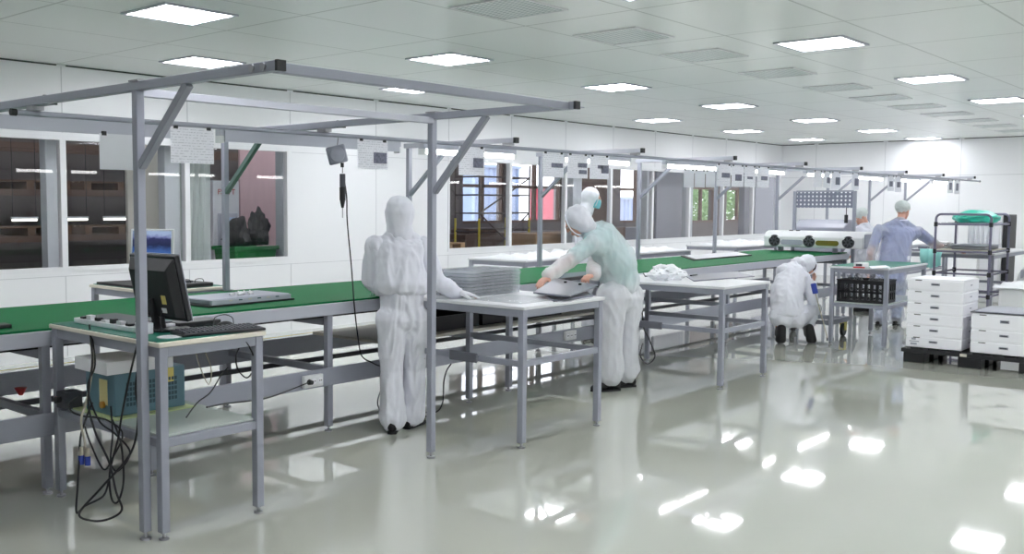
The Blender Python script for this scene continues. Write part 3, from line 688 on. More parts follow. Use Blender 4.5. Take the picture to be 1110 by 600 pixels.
c1 = on_y(381, 290, 5.0); c2 = on_y(384, 330, 4.97); c3 = on_y(388, 365, 4.97); c4 = on_y(402, 392, 4.95); c5 = on_y(413, 396, 4.95)
part('cable', MB().tube([(sx_+.015, 5.03, 1.75), (sx_+.03, 5.02, 1.62), (sx_+.035, 5.02, 1.45), c1, c2, c3, on_y(392, 385, 4.96), c4, c5, on_y(417, 385, 4.95)], .0048), M['cable'], t)
# ------------------------------------------------------------------ tables
def table(name, label, x0, x1, y0, y1, top, ring=None, ring_sides='xXyY', leg=.044, topmat='laminate', matinset=None, shelf=None, group=None, feet=True):
    t = thing(name, label, 'table', ((x0+x1)/2, (y0+y1)/2, 0), 0, group)
    part('table_top', MB().box(x0-.010, x1+.012, y0-.012, y1+.012, top-.022, top), M[topmat], t, bevel=.004)
    h = leg/2
    ap = .05
    part('apron', MB().box(x0+leg, x1-leg, y0+.004, y0+.034, top-.022-ap, top-.022), M['alu'], t, bevel=.003)
    part('apron', MB().box(x0+leg, x1-leg, y1-.034, y1-.004, top-.022-ap, top-.022), M['alu'], t, bevel=.003)
    part('apron', MB().box(x0+.004, x0+.034, y0+leg, y1-leg, top-.022-ap, top-.022), M['alu'], t, bevel=.003)
    part('apron', MB().box(x1-.034, x1-.004, y0+leg, y1-leg, top-.022-ap, top-.022), M['alu'], t, bevel=.003)
    for x in (x0+h, x1-h):
        for y in (y0+h, y1-h):
            l = part('leg', MB().box(x-h, x+h, y-h, y+h, .035, top-.022), M['alu'], t, bevel=.004)
            part('leveling_foot', MB().cyl((x, y, 0), (x, y, .01), .024, 14).cyl((x, y, .01), (x, y, .036), .008, 8), M['steel'], l)
    if ring:
        a, b = ring-.02, ring+.02
        if 'y' in ring_sides: part('stretcher', MB().box(x0+leg, x1-leg, y0+.006, y0+.038, a, b), M['alu'], t, bevel=.003)
        if 'Y' in ring_sides: part('stretcher', MB().box(x0+leg, x1-leg, y1-.038, y1-.006, a, b), M['alu'], t, bevel=.003)
        if 'x' in ring_sides: part('stretcher', MB().box(x0+.006, x0+.038, y0+leg, y1-leg, a, b), M['greypaint'], t, bevel=.003)
        if 'X' in ring_sides: part('stretcher', MB().box(x1-.038, x1-.006, y0+leg, y1-leg, a, b), M['greypaint'], t, bevel=.003)
    if shelf: part('shelf', MB().box(x0+.03, x1-.03, y0+.03, y1-.03, shelf, shelf+.012), M['shelfglass'], t, bevel=.002)
    return t
# computer desk
DX0, DX1, DY0, DY1, DT = 2.472, 3.072, 3.915, 4.955, .936
d = table('computer_desk', 'grey framed computer desk with teal mat in the near gantry', DX0, DX1, DY0, DY1, DT, ring=.46, ring_sides='xXyY', topmat='laminate_edge', shelf=.482)
part('desk_mat', MB().box(DX0, DX1-.02, DY0+.02, DY1, DT, DT+.004), M['esd'], d, bevel=.001)
# two work tables
t2 = table('work_table', 'grey work table with clear trays between standing worker and bent worker', 5.03, 5.968, 3.742, 4.975, .925, ring=.55, ring_sides='xXy')
part('power_strip', MB().box(5.018, 5.036, 4.12, 4.36, .52, .585), M['midgrey'], t2, bevel=.006)
part('plug', MB().cyl((5.03, 4.62, .53), (5.03, 4.62, .49), .018, 10), M['black'], t2)
t3 = table('work_table', 'grey work table with a white bag, between bent worker and crouching worker', 7.84, 8.75, 3.73, 4.972, .885, ring=.5, ring_sides='xXy')
part('power_strip', MB().box(7.828, 7.846, 4.3, 4.54, .47, .535), M['midgrey'], t3, bevel=.006)
# bench with laptop beyond the belt
bb_ = table('back_bench', 'small bench with laptop and black panel beyond the belt near the windows', 3.93, 4.6, 6.32, 7.2, .93, topmat='laminate_edge')
part('desk_mat', MB().box(3.95, 4.6, 6.35, 7.2, .93, .934), M['esd'], bb_, bevel=.001)
# long bench that carries on after the belt
lb = table('long_bench', 'long grey bench carrying on beyond the end of the green belt', 16.9, 20.6, 5.3, 6.12, .9, ring=.4)
# far benches beyond the belt
fb = []
for i, (xa, xb) in enumerate(((9.1, 10.9), (11.3, 13.1), (14.6, 16.4))):
    fb.append(table('far_bench', 'white topped bench beyond the belt, %s from the masked worker' % ordn[i], xa, xb, 6.75, 7.6, .93, group='benches beyond the belt'))
# ================================================================== things on the computer desk
DZ = DT+.0045
R = Matrix.Translation(V((2.70, 4.27, 0))) @ Matrix.Rotation(math.radians(4), 4, 'Z')
t = thing('monitor', 'black flat monitor seen from behind on the computer desk', 'monitor', (2.725, 4.265, DZ), math.radians(4))
TL = Matrix.Translation(V((0, 0, .055))) @ Matrix.Rotation(math.radians(-13), 4, 'Y')
part('bezel', MB().box(0, .03, -.185, .185, 0, .335).xf(TL), M['black'], t, bevel=.006, local=True)
back = MB(); back.add([(0,-.18,.01),(0,.18,.01),(0,.18,.325),(0,-.18,.325),(-.045,-.15,.03),(-.045,.15,.03),(-.045,.15,.27),(-.045,-.15,.27)], [(0,1,2,3),(4,7,6,5),(0,4,5,1),(1,5,6,2),(2,6,7,3),(3,7,4,0)]).xf(TL)
bk = part('back_shell', back, M['black'], t, bevel=.006, local=True)
part('sticker', MB().box(-.0465, -.0455, -.11, -.075, .1, .145).xf(TL), M['yellow'], bk, local=True)
part('sticker', MB().box(-.0465, -.0455, -.1, -.06, .055, .08).xf(TL), M['white'], bk, local=True)
part('front_rim', MB().box(.03, .034, -.187, .187, -.002, .012).box(.03, .034, -.187, .187, .323, .337).box(.03, .034, -.187, -.172, .012, .323).box(.03, .034, .172, .187, .012, .323).xf(TL), M['alu_light'], t, local=True, smooth=0)
part('screen', MB().box(.0301, .0305, -.165, .165, .025, .31).xf(TL), M['glass_screen'], t, local=True)
part('stand_neck', MB().bar((-.03, 0, .0), (-.055, 0, .17), .07, .025), M['black'], t, bevel=.006, local=True)
part('stand_base', MB().prism([V((.1*math.cos(a)+.02, .13*math.sin(a), 0)) for a in [2*PI*i/28 for i in range(28)]], (0, 0, .014)), M['black'], t, bevel=.004, local=True)
part('cable', MB().tube([(-.05, -.05, .12), (-.09, -.09, .07), (-.1, -.11, .012)], .004), M['cable'], t, local=True)
# keyboard
t = thing('keyboard', 'black keyboard lying on the near edge of the computer desk', 'keyboard', (2.87, 4.01, DZ), math.radians(-9))
part('keyboard_body', MB().prism([(-.225,-.075,0),(-.225,.075,0),(-.225,.075,.022),(-.225,-.075,.013)], (.45, 0, 0)), M['black'], t, bevel=.004, local=True)
kb = MB()
for r in range(5):
    for c in range(17):
        x = -.205+.0242*c; y = -.058+.024*r; z = .0142+.0014*r
        kb.add([(x,y,z),(x+.02,y,z),(x+.02,y+.02,z+.0012),(x,y+.02,z+.0012),(x+.003,y+.003,z+.007),(x+.017,y+.003,z+.007),(x+.017,y+.017,z+.008),(x+.003,y+.017,z+.008)], [(0,1,5,4),(1,2,6,5),(2,3,7,6),(3,0,4,7),(4,5,6,7)])
part('keys', kb, M['darkgrey'], t, local=True, smooth=0)
part('cable', MB().tube([(-.1, .078, .012), (-.05, .13, .004), (.02, .16, .02), (.06, .12, .004)], .003), M['cable'], t, local=True)
t = thing('mouse', 'black mouse with its cable coiled behind the keyboard by the monitor base', 'mouse', (3.0, 4.135, DZ), -.1)
mb = MB()
def mfun(u, v):
    a = 2*PI*u; b = PI/2*v
    return V((.055*math.cos(a)*math.cos(b), .032*math.sin(a)*math.cos(b), .034*math.sin(b)))
part('mouse_shell', mb.grid(mfun, 20, 8), M['black'], t, local=True, recalc=False)
part('cable', MB().tube([(.05, 0, .012), (.06, .03, .045), (.03, .06, .06), (-.03, .05, .05), (-.05, .03, .02), (-.07, .02, .004)], .0025), M['cable'], t, local=True)
solo('black_case', MB().box(2.80, 3.06, 4.25, 4.40, DZ, DZ+.03), M['black'], 'flat black case lying behind the keyboard beside the monitor', 'case', bevel=.006)
solo('disc', MB().cyl((2.60, 4.03, DZ), (2.60, 4.03, DZ+.002), .06, 32), M['white'], 'white round disc lying on the teal desk mat by the gantry post', 'disc')
# white edged electronics tray
t = thing('electronics_unit', 'white edged flat unit with loose connectors at the far end of the desk', 'device', (2.69, 4.58, DZ))
part('base', MB().prism([(2.56,4.28,DZ),(2.80,4.28,DZ),(2.80,4.88,DZ),(2.56,4.88,DZ)], (0, 0, .028)), M['cardwhite'], t, bevel=.004)
part('top_plate', MB().box(2.60, 2.80, 4.31, 4.86, DZ+.028, DZ+.036), M['darkgrey'], t, bevel=.002)
for k in range(7):
    y = 4.33+.075*k
    part('connector', MB().box(2.562, 2.592, y, y+.035+.01*(k % 2), DZ+.028, DZ+.04+.006*(k % 3)), M['white' if k % 2 else 'black'], t, bevel=.002)
part('white_end_block', MB().box(2.56, 2.615, 4.19, 4.27, DZ, DZ+.055), M['cardwhite'], t, bevel=.003)
# power supply on the shelf with a white box on it
SZ = .4945
solo('green_board', MB().box(2.5, 2.98, 4.38, 4.8, SZ, SZ+.006), mat('pale_green_board', srgb(190,205,150), .5), 'pale green board lying on the desk shelf under the blue power supply', 'board')
z0 = SZ+.0065; bz = .722
t = thing('power_supply', 'blue grey power supply box with vent grille on the desk shelf', 'power supply', (2.74, 4.57, z0))
part('case', MB().box(2.535, 2.95, 4.43, 4.72, z0, bz), M['teal_paint'], t, bevel=.006)
vg = MB()
for i in range(16):
    for j in range(5):
        vg.box(2.6+.019*i, 2.6+.019*i+.013, 4.4285, 4.4299, z0+.045+.026*j, z0+.045+.026*j+.018)
part('vent_grille', vg, M['dkteal'], t, smooth=0)
part('side_label', MB().box(2.5338, 2.5349, 4.5, 4.58, z0+.05, z0+.18), mat('cream_label', srgb(220,208,150), .6), t)
part('knob', MB().cyl((2.52, 4.54, z0+.05), (2.535, 4.54, z0+.05), .018, 14), mat('ochre_knob', srgb(190,140,60), .5), t)
part('sticker', MB().box(2.83, 2.88, 4.4286, 4.4296, z0+.14, z0+.215), M['yellow'], t)
for k in range(2): part('rubber_knob', MB().cyl((2.95, 4.47, z0+.06+.07*k), (2.962, 4.47, z0+.06+.07*k), .012, 12), M['black'], t)
solo('white_box', MB().box(2.475, 2.86, 4.40, 4.72, bz+.001, bz+.066), M['cardwhite'], 'white flat box lying on the blue grey power supply', 'box', bevel=.003)
t = thing('adapter_box', 'small grey adapter box with plugs on the desk shelf beside the power supply', 'adapter', (2.5, 4.88, SZ))
part('adapter_case', MB().box(2.46, 2.56, 4.8, 4.9, SZ, SZ+.09), M['darkgrey'], t, bevel=.005)
part('plug', MB().cyl((2.43, 4.85, SZ+.05), (2.46, 4.85, SZ+.05), .018, 12), M['black'], t)
part('indicator', MB().box(2.4585, 2.46, 4.885, 4.905, SZ+.03, SZ+.06), M['red'], t)
# cable bundle
def cab(name, label, pts, r, m='cable', group='cables tangled beside the desk', jitter=0.0, d=4.72):
    P = []
    for p in pts:
        q = at(p[0], p[1], p[2] if len(p) > 2 else d); q.z = max(q.z, r+.001); P.append(q)
    return solo(name, MB().tube(P, r, 8, 8), M[m], label, 'cable', group)
cab('power_cable', 'black cable hanging from the desk top into the big loop near the floor', [(155,362,4.69),(152,385,4.62),(147,420,4.6),(150,450,4.6),(142,490,4.6),(110,528,4.6),(86,556,4.62),(100,564,4.62),(118,562,4.62),(132,552,4.62),(126,533,4.62),(118,500,4.66),(104,470,4.7),(96,440,4.78),(97,415,4.8),(100,390,4.84),(97,352,4.98)], .0055)
cab('power_cable', 'black cable running straight down the left of the tangle to the floor', [(100,436,4.8),(88,470,4.72),(86,500,4.66),(84,530,4.62),(83,555,4.61),(92,548,4.63),(112,537,4.66),(118,520,4.7)], .005)
cab('power_cable', 'black cable looping from the shelf across the tangle to the right', [(99,360,4.97),(103,395,4.83),(95,420,4.8),(107,455,4.76),(125,470,4.7),(141,490,4.67),(128,510,4.67),(120,500,4.7),(122,470,4.74),(120,440,4.82)], .0045)
cab('power_cable', 'black cable drooping in a narrow hook at the right of the tangle', [(150,368,4.66),(140,410,4.6),(132,450,4.62),(128,475,4.64),(119,512,4.66),(121,540,4.66),(128,543,4.66),(134,520,4.66),(131,480,4.68),(122,455,4.78)], .005)
cab('power_cable', 'black cable leaving the adapter in a small left arc', [(88,428,4.88),(76,436,4.82),(78,446,4.8),(92,451,4.78),(104,452,4.76),(118,456,4.74),(133,470,4.7),(122,496,4.7),(112,508,4.7),(98,480,4.72),(92,462,4.76)], .0045)
cab('signal_cable', 'beige cable with blue plugs hanging in the tangle', [(98,372,4.93),(101,388,4.86),(95,430,4.8),(88,455,4.75),(92,480,4.7),(91,500,4.68)], .006, 'cable_grey')
for i, (px, py) in enumerate(((88, 503), (95, 504))):
    p = at(px, py, 4.67); a = at(px, py-10, 4.67); bq = at(px, py-19, 4.67)
    t = thing('video_plug', 'blue plug with beige shell hanging in the cable tangle, %s' % ('left one' if i == 0 else 'right one'), 'plug', p, 0, 'blue video plugs')
    part('plug_face', MB().cyl(p, a, .014, 12), M['blue'], t); part('plug_shell', MB().cyl(a, bq, .014, 12, .007), M['cable_grey'], t)
cab('thin_cable', 'thin black cable looping under the desk top behind the keyboard', [(255,360,4.86),(270,375,4.9),(276,395,5.0),(268,409,5.05),(258,400,5.05),(256,385,5.0),(262,372,4.95)], .004, group='cables under the desk top')
cab('thin_cable', 'thin beige cable drooping under the desk top', [(212,377,4.8),(216,395,4.82),(226,416,4.85),(229,400,4.88),(222,380,4.9)], .003, 'cable_grey', group='cables under the desk top')
cab('thin_cable', 'thin black cable from the power supply to the far socket', [(202,452,4.95),(214,436,5.1),(228,425,5.2),(240,406,5.3),(247,398,5.35)], .0035, group='cables under the desk top')
s0 = V((4.26, NY-.085, .385))
P = [at(224, 441, 5.1), at(245, 437, 5.3), at(285, 432, 5.6), at(310, 424, 6.0), s0]
solo('socket_cable', MB().tube(P, .0045, 8, 8), M['cable'], 'black cable running from the desk to the white socket on the lower rail', 'cable')
solo('socket_plug', MB().cyl((4.27, NY-.079, .385), (4.27, NY-.11, .385), .02, 14, .014), M['black'], 'black plug in the left hole of the near white power socket', 'plug')
t = thing('wall_thread', 'thin yellow cord strung low behind the conveyor legs', 'cord', (2.3, 6.12, .52))
part('cord', MB().tube([(-.2, 6.12, .5), (2.4, 6.12, .515), (4.4, 6.12, .51), (6.4, 6.12, .52)], .003, 6, 4), M['yellow'], t)
# red funnel-like knob under the belt at the left
p = on_y(22, 403, 5.6)
solo('red_knob', MB().cyl((p.x, p.y, .447), (p.x, p.y, .49), .012, 14, .036), M['red'], 'small red knob on the cross beam under the near end of the belt', 'knob')
# cable behind the standing worker
P = [on_y(410, 380, 4.9), on_y(417, 392, 4.93), on_y(421, 405, 4.94), on_y(412, 425, 4.9), on_y(410, 440, 4.85), at(422, 458, 7.05), at(440, 449, 7.1), at(470, 452, 7.1)]
P2 = [at(455, 446, 7.0), at(473, 446, 6.95), at(480, 435, 6.9), at(481, 415, 6.85), at(484, 402, 6.8), at(489, 394, 6.75)]
for pts, lb in ((P, 'black cable dropping beside the standing worker to the floor'), (P2, 'black cable rising from the floor to the first work table')):
    Q = [V((q.x, q.y, max(q.z, .006))) for q in pts]
    solo('floor_cable', MB().tube(Q, .005, 8, 8), M['cable'], lb, 'cable')
P = [on_y(695, 300, 4.95), on_y(697, 350, 4.8), at(703, 366, 8.6), at(710, 385, 8.6), at(702, 394, 8.5), at(694, 385, 8.4), at(697, 372, 8.5)]
solo('floor_cable', MB().tube([V((q.x, q.y, max(q.z, .006))) for q in P], .006, 8, 8), M['cable'], 'black cable looping beside the far leg of the second work table', 'cable')

# ================================================================== on the belt
BZ = .9065
t = thing('display_chassis', 'flat silver display chassis with white plugs lying on the near belt', 'display chassis', (4.05, 5.45, BZ), math.radians(2))
part('tray', MB().prism([(-.37,-.18,.0),(.37,-.18,0),(.37,.2,0),(-.37,.2,0)], (0, 0, .012)), M['black'], t, bevel=.003, local=True)
part('back_plate', MB().prism([(-.35,-.165,.012),(.34,-.165,.012),(.34,.19,.012),(-.35,.19,.012)], (0, 0, .036)), M['alu'], t, bevel=.008, local=True)
part('edge_strip', MB().box(-.34, .34, -.175, -.16, .012, .042), M['alu_light'], t, local=True)
for k, (x, y) in enumerate(((-.02, -.05), (.03, -.02), (.07, -.06), (.1, -.01), (-.06, -.01), (.05, .03))):
    part('white_plug', MB().box(x, x+.035, y, y+.022, .048, .064), M['white'], t, bevel=.003, local=True)
for k in range(3): part('lead', MB().tube([(-.02+.05*k, -.05, .055), (.0+.05*k, -.02, .075), (.03+.05*k, .0, .055)], .003), M['white'], t, local=True)
for k in range(6): part('board_chip', MB().box(-.2+.08*k, -.17+.08*k, -.176, -.166, .03, .038), M['dkteal' if k % 2 else 'beige'], t, local=True)
c = on_z(2, 354, BZ)
solo('loose_panel', MB().prism([(c.x-.3, c.y-.08, BZ), (c.x+.02, c.y-.08, BZ), (c.x+.03, c.y+.02, BZ), (c.x-.3, c.y+.06, BZ)], (0, 0, .02)), M['black'], 'black panel lying on the near end of the belt', 'panel', bevel=.004)
t = thing('black_display', 'large black display panel propped on the bench beyond the belt', 'panel', (4.2, 6.8, .935))
part('panel_body', MB().prism([(3.95,6.52,.935),(4.58,6.50,.935),(4.56,7.1,.935),(3.95,7.15,.935)], (0, 0, .018)), M['black'], t, bevel=.004)
part('panel_rim', MB().box(4.05, 4.45, 6.55, 6.58, .953, .97), M['darkgrey'], t)
# second screen: white framed notebook with a lake picture
lm = bpy.data.materials.new('lake_picture'); lm.use_nodes = True; nt = lm.node_tree; n = nt.nodes; Lk = nt.links
bs = n['Principled BSDF']; tc = n.new('ShaderNodeTexCoord'); sp = n.new('ShaderNodeSeparateXYZ'); Lk.new(tc.outputs['Generated'], sp.inputs['Vector'])
nz = n.new('ShaderNodeTexNoise'); nz.inputs['Scale'].default_value = 6; Lk.new(tc.outputs['Generated'], nz.inputs['Vector'])
ma = n.new('ShaderNodeMath'); ma.operation = 'MULTIPLY_ADD'; ma.inputs[1].default_value = .22; Lk.new(nz.outputs['Fac'], ma.inputs[0]); Lk.new(sp.outputs['Z'], ma.inputs[2])
cr = n.new('ShaderNodeValToRGB'); Lk.new(ma.outputs[0], cr.inputs['Fac'])
el = cr.color_ramp.elements; el[0].color = srgb(40,90,160)+(1,); el[1].color = srgb(170,190,225)+(1,)
for p_, c_ in ((.3, srgb(70,120,190)), (.55, srgb(56,92,160)), (.66, srgb(30,38,78)), (.86, srgb(44,50,98)), (.92, srgb(112,120,176))):
    e = el.new(p_); e.color = c_+(1,)
Lk.new(cr.outputs['Color'], bs.inputs['Emission Color']); bs.inputs['Emission Strength'].default_value = .75; bs.inputs['Base Color'].default_value = (.02,.02,.03,1); bs.inputs['Roughness'].default_value = .2
lp = at(164, 296, 7.2)
t = thing('white_monitor', 'white framed screen showing a blue lake picture on the bench beyond the belt', 'monitor', (lp.x, lp.y, .954), math.radians(-56))
TL = Matrix.Translation(V((0, 0, .165))) @ Matrix.Rotation(math.radians(-6), 4, 'X')
ld = part('screen_frame', MB().box(-.165, .165, 0, .03, 0, .272).xf(TL), M['white'], t, bevel=.005, local=True)
part('screen', MB().box(-.15, .15, -.0012, -.0002, .015, .257).xf(TL), lm, ld, local=True)
part('stand_neck', MB().bar((0, .03, .01), (0, .035, .22), .06, .02), M['white'], t, local=True, bevel=.004)
part('stand_base', MB().prism([V((.11*math.cos(a_), .03+.08*math.sin(a_), 0)) for a_ in [2*PI*i/24 for i in range(24)]], (0, 0, .012)), M['white'], t, local=True, bevel=.003)
p = on_z(214, 305, .935)
t = thing('black_device', 'low black device with wire handles on the bench beyond the belt', 'device', (4.42, 6.42, .935))
part('device_body', MB().box(4.2, 4.5, 6.345, 6.46, .935, .965), M['black'], t, bevel=.008) 
for k in range(2): part('wire_handle', MB().tube([(4.25+.12*k, 6.41, .965), (4.27+.12*k, 6.42, .99), (4.32+.12*k, 6.41, .99), (4.34+.12*k, 6.42, .965)], .003), M['cable'], t)
# panels on the belt by the second and third poles
def slab(name, pxs, z, h, m, label, cat, edge=None, group=None):
    P = [on_z(a, b, z) for a, b in pxs]
    t = thing(name, label, cat, (sum(p.x for p in P)/len(P), sum(p.y for p in P)/len(P), z), 0, group)
    part('slab', MB().prism(P, (0, 0, h)), M[m], t, bevel=.003)
    if edge:
        c = sum(P, V((0,0,0)))/len(P)
        part('facing', MB().prism([c+(p-c)*.9+V((0,0,h)) for p in P], (0, 0, .002)), M[edge], t)
    return t
slab('framed_panel', ((752,282.5), (815,277), (800,273.5), (738,278)), BZ, .015, 'black', 'black rimmed panel with white face lying on the belt by the fourth pole', 'panel', 'laminate')
slab('framed_panel', ((602,306), (652,300), (648,296), (606,300)), BZ, .03, 'black', 'black framed board on the belt in front of the bent worker', 'panel', 'dkteal')
navy = mat('navy_plastic', srgb(40,46,80), .5, 0, .1, 8)
a = on_z(478, 314, BZ)
solo('navy_box', MB().box(a.x-.05, a.x+.2, a.y, a.y+.1, BZ, BZ+.06), navy, 'dark navy box on the belt behind the clear tray stack', 'box', bevel=.006)
solo('navy_box', MB().box(8.25, 8.4, 5.1, 5.25, BZ, BZ+.08), navy, 'dark navy box on the belt edge behind the white bag table', 'box', bevel=.006)
lump('white_film', (7.2, 6.5, .0), .4, .1, .03, M['white_bag'], '', '', seed=3) if False else None
# white sheets on the far benches
def cloth(name, x0, x1, y0, y1, z, amp, m, label, cat, seed=0, drop=0.0, group=None, th=.004):
    mb = MB()
    nu, nv = 26, 18
    def f(u, v):
        p = V((x0+(x1-x0)*u, y0+(y1-y0)*v, 0)); k = noise.noise(V((p.x*7, p.y*7, seed)))
        e = min(u, 1-u, v, 1-v)
        return V((p.x+.02*noise.noise(V((p.x*9, p.y*9, seed+4))), p.y+.02*noise.noise(V((p.x*9, p.y*9, seed+8))), z+th+amp*max(.05,.5+k)*min(1, e*6)))
    mb.grid(f, nu, nv); b0 = len(mb.v); top = list(mb.v)
    mb.v += [V((p.x, p.y, z+.0005)) for p in top]
    nu1 = nu+1
    mb.f += [tuple(i+b0 for i in f_)[::-1] for f_ in list(mb.f)]
    ring = [i for i in range(nu)]+[nu+j*nu1 for j in range(nv)]+[nv*nu1+nu-i for i in range(nu)]+[(nv-j)*nu1 for j in range(nv)]
    for i in range(len(ring)):
        a_, b_ = ring[i], ring[(i+1) % len(ring)]; mb.f.append((a_, a_+b0, b_+b0, b_))
    return solo(name, mb, M[m], label, cat, group)
for i, (xa, xb) in enumerate(((9.2, 10.0), (10.1, 10.85), (11.4, 12.9), (14.7, 16.2))):
    cloth('white_sheet', xa, xb, 6.8, 7.5, .93, .05+.02*(i % 2), 'white_bag', 'crumpled white film on the benches beyond the belt, %s from the masked worker' % ordn[i], 'film', i*3, group='film on the far benches')

# ================================================================== on the work tables
TZ = .9255
tr = None
for k in range(8):
    if tr is None:
        tr = thing('clear_tray', 'x', 'tray', (5.54, 4.55, TZ), math.radians(1), 'clear trays in the stack')
        w, d, h = .61, .34, .0225
        part('tray_rim', MB().box(-w/2, w/2, -d/2, d/2, 0, .003).box(-w/2, w/2, -d/2, -d/2+.004, .003, h-.001).box(-w/2, w/2, d/2-.004, d/2, .003, h-.001).box(-w/2, -w/2+.004, -d/2, d/2, .003, h-.001).box(w/2-.004, w/2, -d/2, d/2, .003, h-.001), M['clear'], tr, local=True, smooth=0)
        c = MB()
        for i in range(1, 16): c.box(-w/2+w*i/16-.003, -w/2+w*i/16+.003, -d/2+.01, d/2-.01, .003, h-.003)
        for j in range(1, 5): c.box(-w/2+.01, w/2-.01, -d/2+d*j/5-.003, -d/2+d*j/5+.003, .003, h-.004)
        part('cell_dividers', c, M['clear'], tr, local=True, smooth=0)
        pcs = MB(); rnd = random.Random(4)
        for i in range(16):
            for j in range(5):
                if rnd.random() < .7 and 2 < i < 14 and i != 7:
                    x = -w/2+w*(i+.5)/16; y = -d/2+d*(j+.5)/5; pcs.box(x-.014, x+.014, y-.024, y+.024, .004, .016)
        part('small_parts', pcs, M['darkgrey'], tr, local=True, smooth=0)
        o = tr
    else: o = copy_tree(tr)
    o.location = (5.54+.006*math.sin(k*2.1), 4.55+.005*math.cos(k*1.7), TZ+.0232*k); o.rotation_euler.z = math.radians(1+1.2*math.sin(k*3))
    o['label'] = 'clear plastic tray in the stack on the work table, %s from the bottom' % ordn[k]
cloth('clear_film', 5.15, 5.62, 3.85, 4.3, TZ, .012, 'clear', 'crumpled clear film lying on the work table in front of the tray stack', 'film', 11)
# metal sheets at the bent worker's hands
def sheet4(name, P, th, m, label, holes=0):
    n_ = (P[1]-P[0]).cross(P[3]-P[0]).normalized()
    if n_.z < 0: n_ = -n_
    c = sum(P, V((0,0,0)))/4
    t = thing(name, label, 'metal sheet', c)
    part('plate', MB().prism(P, n_*th), M[m], t, bevel=.002)
    for k in range(holes):
        q = P[0].lerp(P[3], .8).lerp(P[1].lerp(P[2], .8), .35+.35*k)+n_*th
        part('tab', MB().cyl(q, q+n_*.012, .012, 8), M['black'], t)
    return t
A_ = on_z(578, 318, TZ+.03); B_ = on_z(618, 322.5, TZ+.03); C_ = at(648, 310, 7.45); D_ = at(602, 303, 7.65)
sheet4('metal_sheet', [A_, B_, C_, D_], .012, 'metal_sheet', 'grey metal sheet held by the bent worker over the work table', 2)
A_ = on_z(612, 326.5, TZ+.001); B_ = on_z(640, 323, TZ+.001); C_ = on_z(634, 318, TZ+.001); D_ = on_z(606, 321, TZ+.001)
slab('metal_sheet', ((600,327), (643,321.5), (636,317.5), (592,322)), TZ, .012, 'metal_sheet', 'small grey metal sheet lying on the work table under the held one', 'metal sheet')
# second table
T3 = .8855
lump('white_bag', (8.22, 4.47, T3+.05), .2, .13, .085, M['white_bag'], 'crumpled white bag on the second work table', 'bag', seed=9, amp=.4)
slab('flat_panel', ((699,300), (718,298.5), (716,296), (697,297)), T3, .012, 'darkgrey', 'flat dark panel at the far left end of the second work table', 'panel', 'paper')
slab('grey_tray', ((752,305), (818,300), (800,295), (742,299)), T3, .01, 'metal_sheet', 'flat grey tray lying on the right half of the second work table', 'tray')
a = on_z(752, 299.5, T3)
solo('small_brush', MB().bar((a.x-.1, a.y-.02, T3+.012), (a.x+.06, a.y, T3+.012), .02, .02), M['black'], 'small black brush lying beside the white bag', 'brush', bevel=.003)

# ================================================================== blower machine over the belt
t = thing('air_blower', 'long white blower bar with three round fans standing across the belt', 'machine', (14.2, 5.36, .906))
bx0, bx1, by0, by1, bz0, bz1 = 14.0, 14.45, 4.66, 6.06, .965, 1.205
prof = [(bx0, bz0+.01), (bx0-.02, bz0+.16), (bx0+.05, bz1-.02), (bx0+.12, bz1), (bx1, bz1), (bx1, bz0+.01)]
bd = part('housing', MB().prism([V((p[0], by0, p[1])) for p in prof], (0, by1-by0, 0)), M['white'], t, bevel=.012)
def xf_(y, z): return V((bx0-.01-.0035*1, y, z))
for k, y in enumerate((4.86, 5.40, 5.9)):
    f = part('fan_ring', MB().cyl((bx0-.016, y, bz0+.1), (bx0+.01, y, bz0+.1), .085, 28), M['darkgrey'], t, bevel=.004)
    part('fan_grille', MB().cyl((bx0-.02, y, bz0+.1), (bx0-.016, y, bz0+.1), .07, 28), M['black_matte'], f)
    bl = MB()
    for i in range(7):
        a = 2*PI*i/7; bl.bar((bx0-.021, y+.02*math.cos(a), bz0+.1+.02*math.sin(a)), (bx0-.021, y+.062*math.cos(a+.4), bz0+.1+.062*math.sin(a+.4)), .02, .003, up=(1,0,0))
    part('fan_blades', bl, M['darkgrey'], f)
    part('fan_hub', MB().cyl((bx0-.026, y, bz0+.1), (bx0-.018, y, bz0+.1), .018, 14), M['black'], f)
for (y0_, y1_, mm) in ((5.02, 5.27, 'olive'), (5.52, 5.77, 'alu')):
    q = [V((bx0-.013, y0_+.035*math.cos(a), bz0+.08+.035*math.sin(a))) for a in [PI/2+PI*i/8 for i in range(9)]]+[V((bx0-.013, y1_+.035*math.cos(a), bz0+.08+.035*math.sin(a))) for a in [-PI/2+PI*i/8 for i in range(9)]]
    part('slot_window', MB().prism(q, (-.006, 0, 0)), M[mm], t)
for y in (5.08, 5.86): part('leg', MB().box(14.1, 14.15, y-.03, y+.03, .906, bz0+.012), M['greypaint'], t)
for k, y in enumerate((5.6, 5.7)): part('switch', MB().box(bx0+.14, bx0+.17, y, y+.05, bz1, bz1+.012), M['black'], t)
part('end_plate', MB().box(bx0+.03, bx1-.02, by0-.008, by0, bz0+.02, bz1-.03), M['greypaint'], t)
hz = on_x(895, 238, 15.5).z
t = thing('grey_cover', 'tall grey machine cover with sloping top behind the white blower bar', 'cover', (15.55, 5.7, 0))
part('cover_body', MB().prism([V((15.15, 5.36, .86)), V((15.25, 5.36, hz-.12)), V((15.45, 5.36, hz)), V((15.9, 5.36, hz)), V((16.0, 5.36, .86))], (0, .78, 0)), M['greypaint'], t, bevel=.02)
for x in (15.2, 15.95):
    for y in (5.4, 6.1): part('leg', MB().box(x-.02, x+.02, y-.02, y+.02, 0, .86), M['greypaint'], t)
